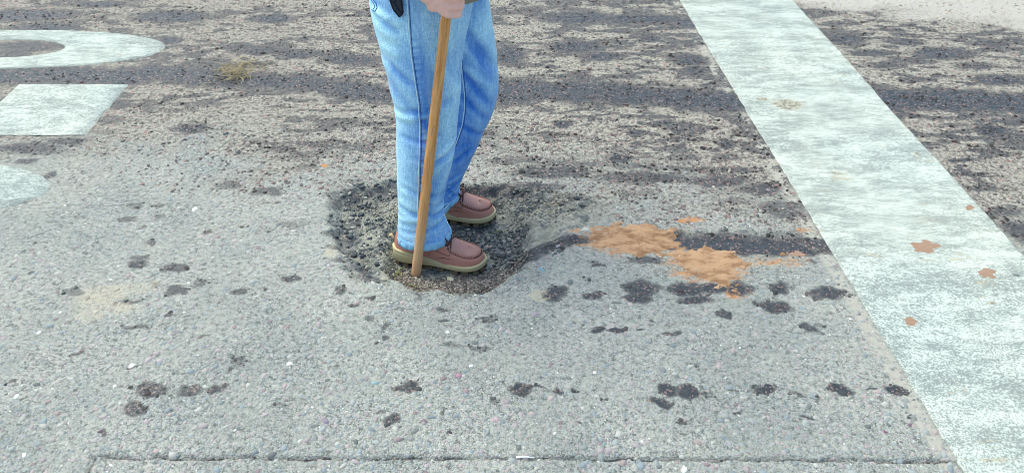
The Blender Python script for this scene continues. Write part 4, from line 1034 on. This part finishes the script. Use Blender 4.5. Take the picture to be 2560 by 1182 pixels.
# shoes
def shoe(heel, toe, zf, label):
    heel = np.array(heel[:2]); toe = np.array(toe[:2]); L = float(np.hypot(*(toe - heel))); yaw = math.atan2(*(toe - heel)[::-1])
    T = INV @ (Matrix.Translation((heel[0], heel[1], zf)) @ Matrix.Rotation(yaw, 4, 'Z'))
    NA = 120
    ang = np.linspace(0, 2 * np.pi, NA, endpoint=False)
    # outline of the foot in plan: x from heel 0 to toe L
    def outline(off=0.0):
        u = (1 - np.cos(ang)) / 2                       # 0 heel .. 1 toe and back
        sgn = np.sign(np.sin(ang)); sgn[sgn == 0] = 1
        xx = L * (.5 - .5 * np.cos(ang))
        w = np.interp(u, [0, .04, .12, .25, .42, .55, .70, .80, .88, .94, .98, 1], [0, .024, .035, .037, .037, .042, .0495, .050, .0455, .0355, .021, 0])
        y = sgn * w * np.abs(np.ones(NA)) + .004 * np.sin(u * 3.14)
        y[np.abs(np.sin(ang)) < 1e-6] = 0
        c = np.stack([xx, y], 1)
        for _ in range(3): c = (np.roll(c, 1, 0) + 2 * c + np.roll(c, -1, 0)) / 4
        tn = np.roll(c, -1, 0) - np.roll(c, 1, 0); tn /= np.linalg.norm(tn, axis=1, keepdims=True)
        return c + np.stack([tn[:, 1], -tn[:, 0]], 1) * off * (1 if True else 1)
    base = outline(0)
    if np.abs(outline(.004)[:, 1]).max() < np.abs(base[:, 1]).max(): sg = -1
    else: sg = 1
    O = lambda d: outline(d * sg)
    U = base[:, 0] / L
    spring = .010 * np.clip((U - .74) / .26, 0, 1) ** 2       # toe lifts a little
    top = np.interp(U, [0, .1, .3, .45, .58, .64, 1], [.060, .059, .050, .038, .026, .030, .032])   # upper line of the midsole
    zs = lambda z: z + spring
    def ringmesh(name, rings, mat, closed_top=None, closed_bot=True, parent=None):
        v, f = [], []
        for c, z in rings: v += [(p[0], p[1], q) for p, q in zip(c, np.broadcast_to(z, NA))]
        for k in range(len(rings) - 1):
            for i in range(NA):
                j = (i + 1) % NA; f.append((k * NA + i, k * NA + j, (k + 1) * NA + j, (k + 1) * NA + i))
        me = bpy.data.meshes.new(name); me.from_pydata(v, [], f); bmm = bmesh.new(); bmm.from_mesh(me)
        bmm.verts.ensure_lookup_table()
        if closed_bot: bmm.faces.new([bmm.verts[i] for i in range(NA)][::-1])
        if closed_top:
            b0 = len(v) - NA
            for i in range(1, NA // 2 - 1): bmm.faces.new([bmm.verts[b0 + q] for q in (i, i + 1, NA - i - 1, NA - i)])
            bmm.faces.new([bmm.verts[b0 + q] for q in (0, 1, NA - 1)]); bmm.faces.new([bmm.verts[b0 + q] for q in (NA // 2 - 1, NA // 2, NA // 2 + 1)])
        bmesh.ops.recalc_face_normals(bmm, faces=bmm.faces); bmm.to_mesh(me); bmm.free()
        me.transform(T); me.materials.append(mat); me.polygons.foreach_set('use_smooth', np.ones(len(me.polygons), bool)); me.update()
        return obj(name, me, parent)
    # upper
    spine_x = np.clip(base[:, 0], .052, L - .060); spine = np.stack([spine_x, np.interp(spine_x / L, [0, .5, 1], [.001, .004, .003])], 1)
    Hs = lambda x: np.interp(x / L, [0, .1, .30, .42, .50, .58, .68, .80, .90, 1], [.115, .122, .128, .124, .117, .108, .088, .074, .066, .060])
    ds = np.concatenate([np.linspace(1, .92, 7), np.linspace(.905, .64, 20), np.linspace(.58, .03, 10)])
    rows = []; dust = []
    ub = O(-.0035)
    for d in ds:
        c = spine + (ub - spine) * d
        h = Hs(c[:, 0]); pw = 3.0
        z = .022 + (h - .022) * (1 - d ** pw) ** (1 / pw)
        uu_ = c[:, 0] / L
        front = sstep(.58, .65, uu_)
        z = z + front * (.0042 * np.exp(-((d - .80) / .035) ** 2) - .0030 * np.exp(-((d - .865) / .03) ** 2) - .0012 * np.exp(-((d - .73) / .03) ** 2))
        # eyestay edge across the instep, facing panel proud of the vamp
        z = z + .0022 * sstep(.645, .635, uu_) * (d < .85) + spring
        rows.append((c, z)); dust.append(np.clip(front * sstep(.79, .74, np.full(NA, d)) * .6 + .25 * sstep(.9, 1.0, np.full(NA, d)), 0, 1))  # the plug's share is sheen painted into the leather colour
    up = ringmesh('shoe', rows, M['leather'], True, False, person); add_float(up.data, 'dust', np.concatenate(dust))
    up['label'] = label
    # midsole with a step in its upper edge
    ms = [(O(-.002), zs(.011)), (O(.0015), zs(.012)), (O(.0035), zs(.016)), (O(.0030), zs(top * .55 + .007)), (O(.0034), zs(top * .7 + .005)), (O(.0022), zs(top * .74 + .005)), (O(.0030), zs(top * .80 + .003)), (O(.0026), zs(top - .003)), (O(.0012), zs(top)), (O(-.006), zs(top - .0005)), (O(-.010), zs(top - .004))]
    ringmesh('midsole', ms, M['midsole'], False, True, up)
    # outsole: a thin plate with lugs all round
    ringmesh('outsole', [(O(-.012), zs(.0045)), (O(-.006), zs(.005)), (O(-.005), zs(.0085)), (O(.0008), zs(.0118))], M['outsole'], False, True, up)
    nl = 22; oc = O(.0035); ic = O(-.016)
    lug_me = None
    for k in range(nl):
        i0 = int(k * NA / nl) % NA; i1 = (i0 + 3) % NA; im = (i0 + 1) % NA
        if np.hypot(*(oc[i1] - oc[i0])) < .006: i1 = (i0 + 5) % NA
        bm = bmesh.new(); q = []
        for zz in (-.001, .0095):
            for i, c in ((i0, oc), (i1, oc), (i1, ic), (i0, ic)): q.append(bm.verts.new((c[i][0], c[i][1], zz + spring[i])))
        for fc in ((0, 3, 2, 1), (4, 5, 6, 7), (0, 1, 5, 4), (1, 2, 6, 5), (2, 3, 7, 6), (3, 0, 4, 7)): bm.faces.new([q[i] for i in fc])
        bmesh.ops.recalc_face_normals(bm, faces=bm.faces); bm.transform(T)
        bm_obj('tread_lug', bm, M['outsole'], up, False)
    # stitching round the moc toe
    bm = bmesh.new()
    dd = .845
    c = spine + (ub - spine) * dd; h = Hs(c[:, 0]); z = .022 + (h - .022) * (1 - dd ** 3.0) ** (1 / 3.0) + spring + .0008
    c2 = spine + (ub - spine) * .775; h2 = Hs(c2[:, 0]); z2 = .022 + (h2 - .022) * (1 - .775 ** 3.0) ** (1 / 3.0) + spring + .0036
    for i in range(NA):
        if .63 < c[i][0] / L:
            tube(bm, [(c[i][0], c[i][1], z[i]), ((c[i][0] + c2[i][0]) / 2, (c[i][1] + c2[i][1]) / 2, (z[i] + z2[i]) / 2 + .0022), (c2[i][0], c2[i][1], z2[i])], .0006, .0006, 4)
    tube(bm, [(c[i][0], c[i][1], z[i] - .0006) for i in range(NA) if .63 < c[i][0] / L], .0009, .0009, 5)
    bm.transform(T); bm_obj('moc_stitching', bm, M['lace'], up)
    # panel seams on the near and far sides, laces and eyelets
    UB = BVHTree.FromPolygons([v.co.copy() for v in up.data.vertices], [p.vertices[:] for p in up.data.polygons])
    def onsh(x, y, off=.0012):
        h = UB.ray_cast(T @ Vector((x, y, .3)), Vector((0, 0, -1))); return (h[0] + h[1] * off) if h[0] is not None else T @ Vector((x, y, .08))
    def onside(x, z, s, off=.0008):
        dirv = (T.to_3x3() @ Vector((0, -s, 0))); h = UB.ray_cast(T @ Vector((x, s * .2, z)), dirv); return (h[0] + h[1] * off) if h[0] is not None else None
    for s_ in (-1, 1):
        bm = bmesh.new()
        for line in ([(.645, .092), (.650, .082), (.645, .070), (.630, .063), (.56, .067), (.48, .076), (.38, .084)], [(.44, .074), (.42, .062), (.41, .050)], [(.64, .052), (.58, .052), (.53, .047), (.48, .042)]):
            q = []
            for (a0, b0), (a1, b1) in zip(line[:-1], line[1:]):
                for k in range(6): q.append(onside((a0 + (a1 - a0) * k / 6) * L, b0 + (b1 - b0) * k / 6, s_))
            q = [p for p in q if p is not None]
            if len(q) > 3: tube(bm, q, .0007, .0007, 4)
        bm_obj('panel_stitching', bm, M['lace'], up)
        for x_ in (.625, .57, .51):
            p = onside(x_ * L, .087 + (.625 - x_) * .12, s_, .0006)
            if p is not None:
                bm = bmesh.new(); bmesh.ops.create_uvsphere(bm, u_segments=10, v_segments=6, radius=.0036); bm.transform(Matrix.Translation(p)); bm_obj('eyelet', bm, M['lace'], up)
    bm = bmesh.new()
    for k, x_ in enumerate((.615, .57, .52, .47)):
        for s_ in (-1, 1):
            tube(bm, [onsh((x_ + .03 * t) * L, s_ * (-.026 + .052 * t), .003) for t in np.linspace(0, 1, 9)], .0022, .0022, 6)
    kx = .55 * L
    for s_ in (-1, 1):
        c_ = onsh(kx, 0, .006)
        lp = [c_ + T.to_3x3() @ Vector((.012 * math.sin(t * 3.14) + .016 * t, s_ * (.038 * math.sin(t * 2.6)), .006 * math.sin(t * 3.14) - .010 * t)) for t in np.linspace(0, 1, 9)]
        tube(bm, lp, .0020, .0020, 6)
        tube(bm, [c_ + T.to_3x3() @ Vector((.03 * t, s_ * (.012 + .02 * t), .002 - .016 * t * t)) for t in np.linspace(0, 1, 7)], .0019, .0017, 6)
    bm_obj('lace', bm, M['lace'], up)
    return up
def rest_on(h, t):
    q = np.linspace(.05, .95, 15); return float(np.percentile(ground_h(h[0] + (t[0] - h[0]) * q, h[1] + (t[1] - h[1]) * q), 85)) + .003
nh, nt = P(986, 642, FLOOR_N), P(1216, 668, FLOOR_N)
shoe(nh, nt, rest_on(nh, nt), 'brown leather moc-toe shoe beside the stick tip')
fh, ft = P(1025, 537, -.07), P(1239, 555, -.07)
shoe(fh, ft, rest_on(fh, ft), 'brown leather moc-toe shoe standing beyond the gravel')
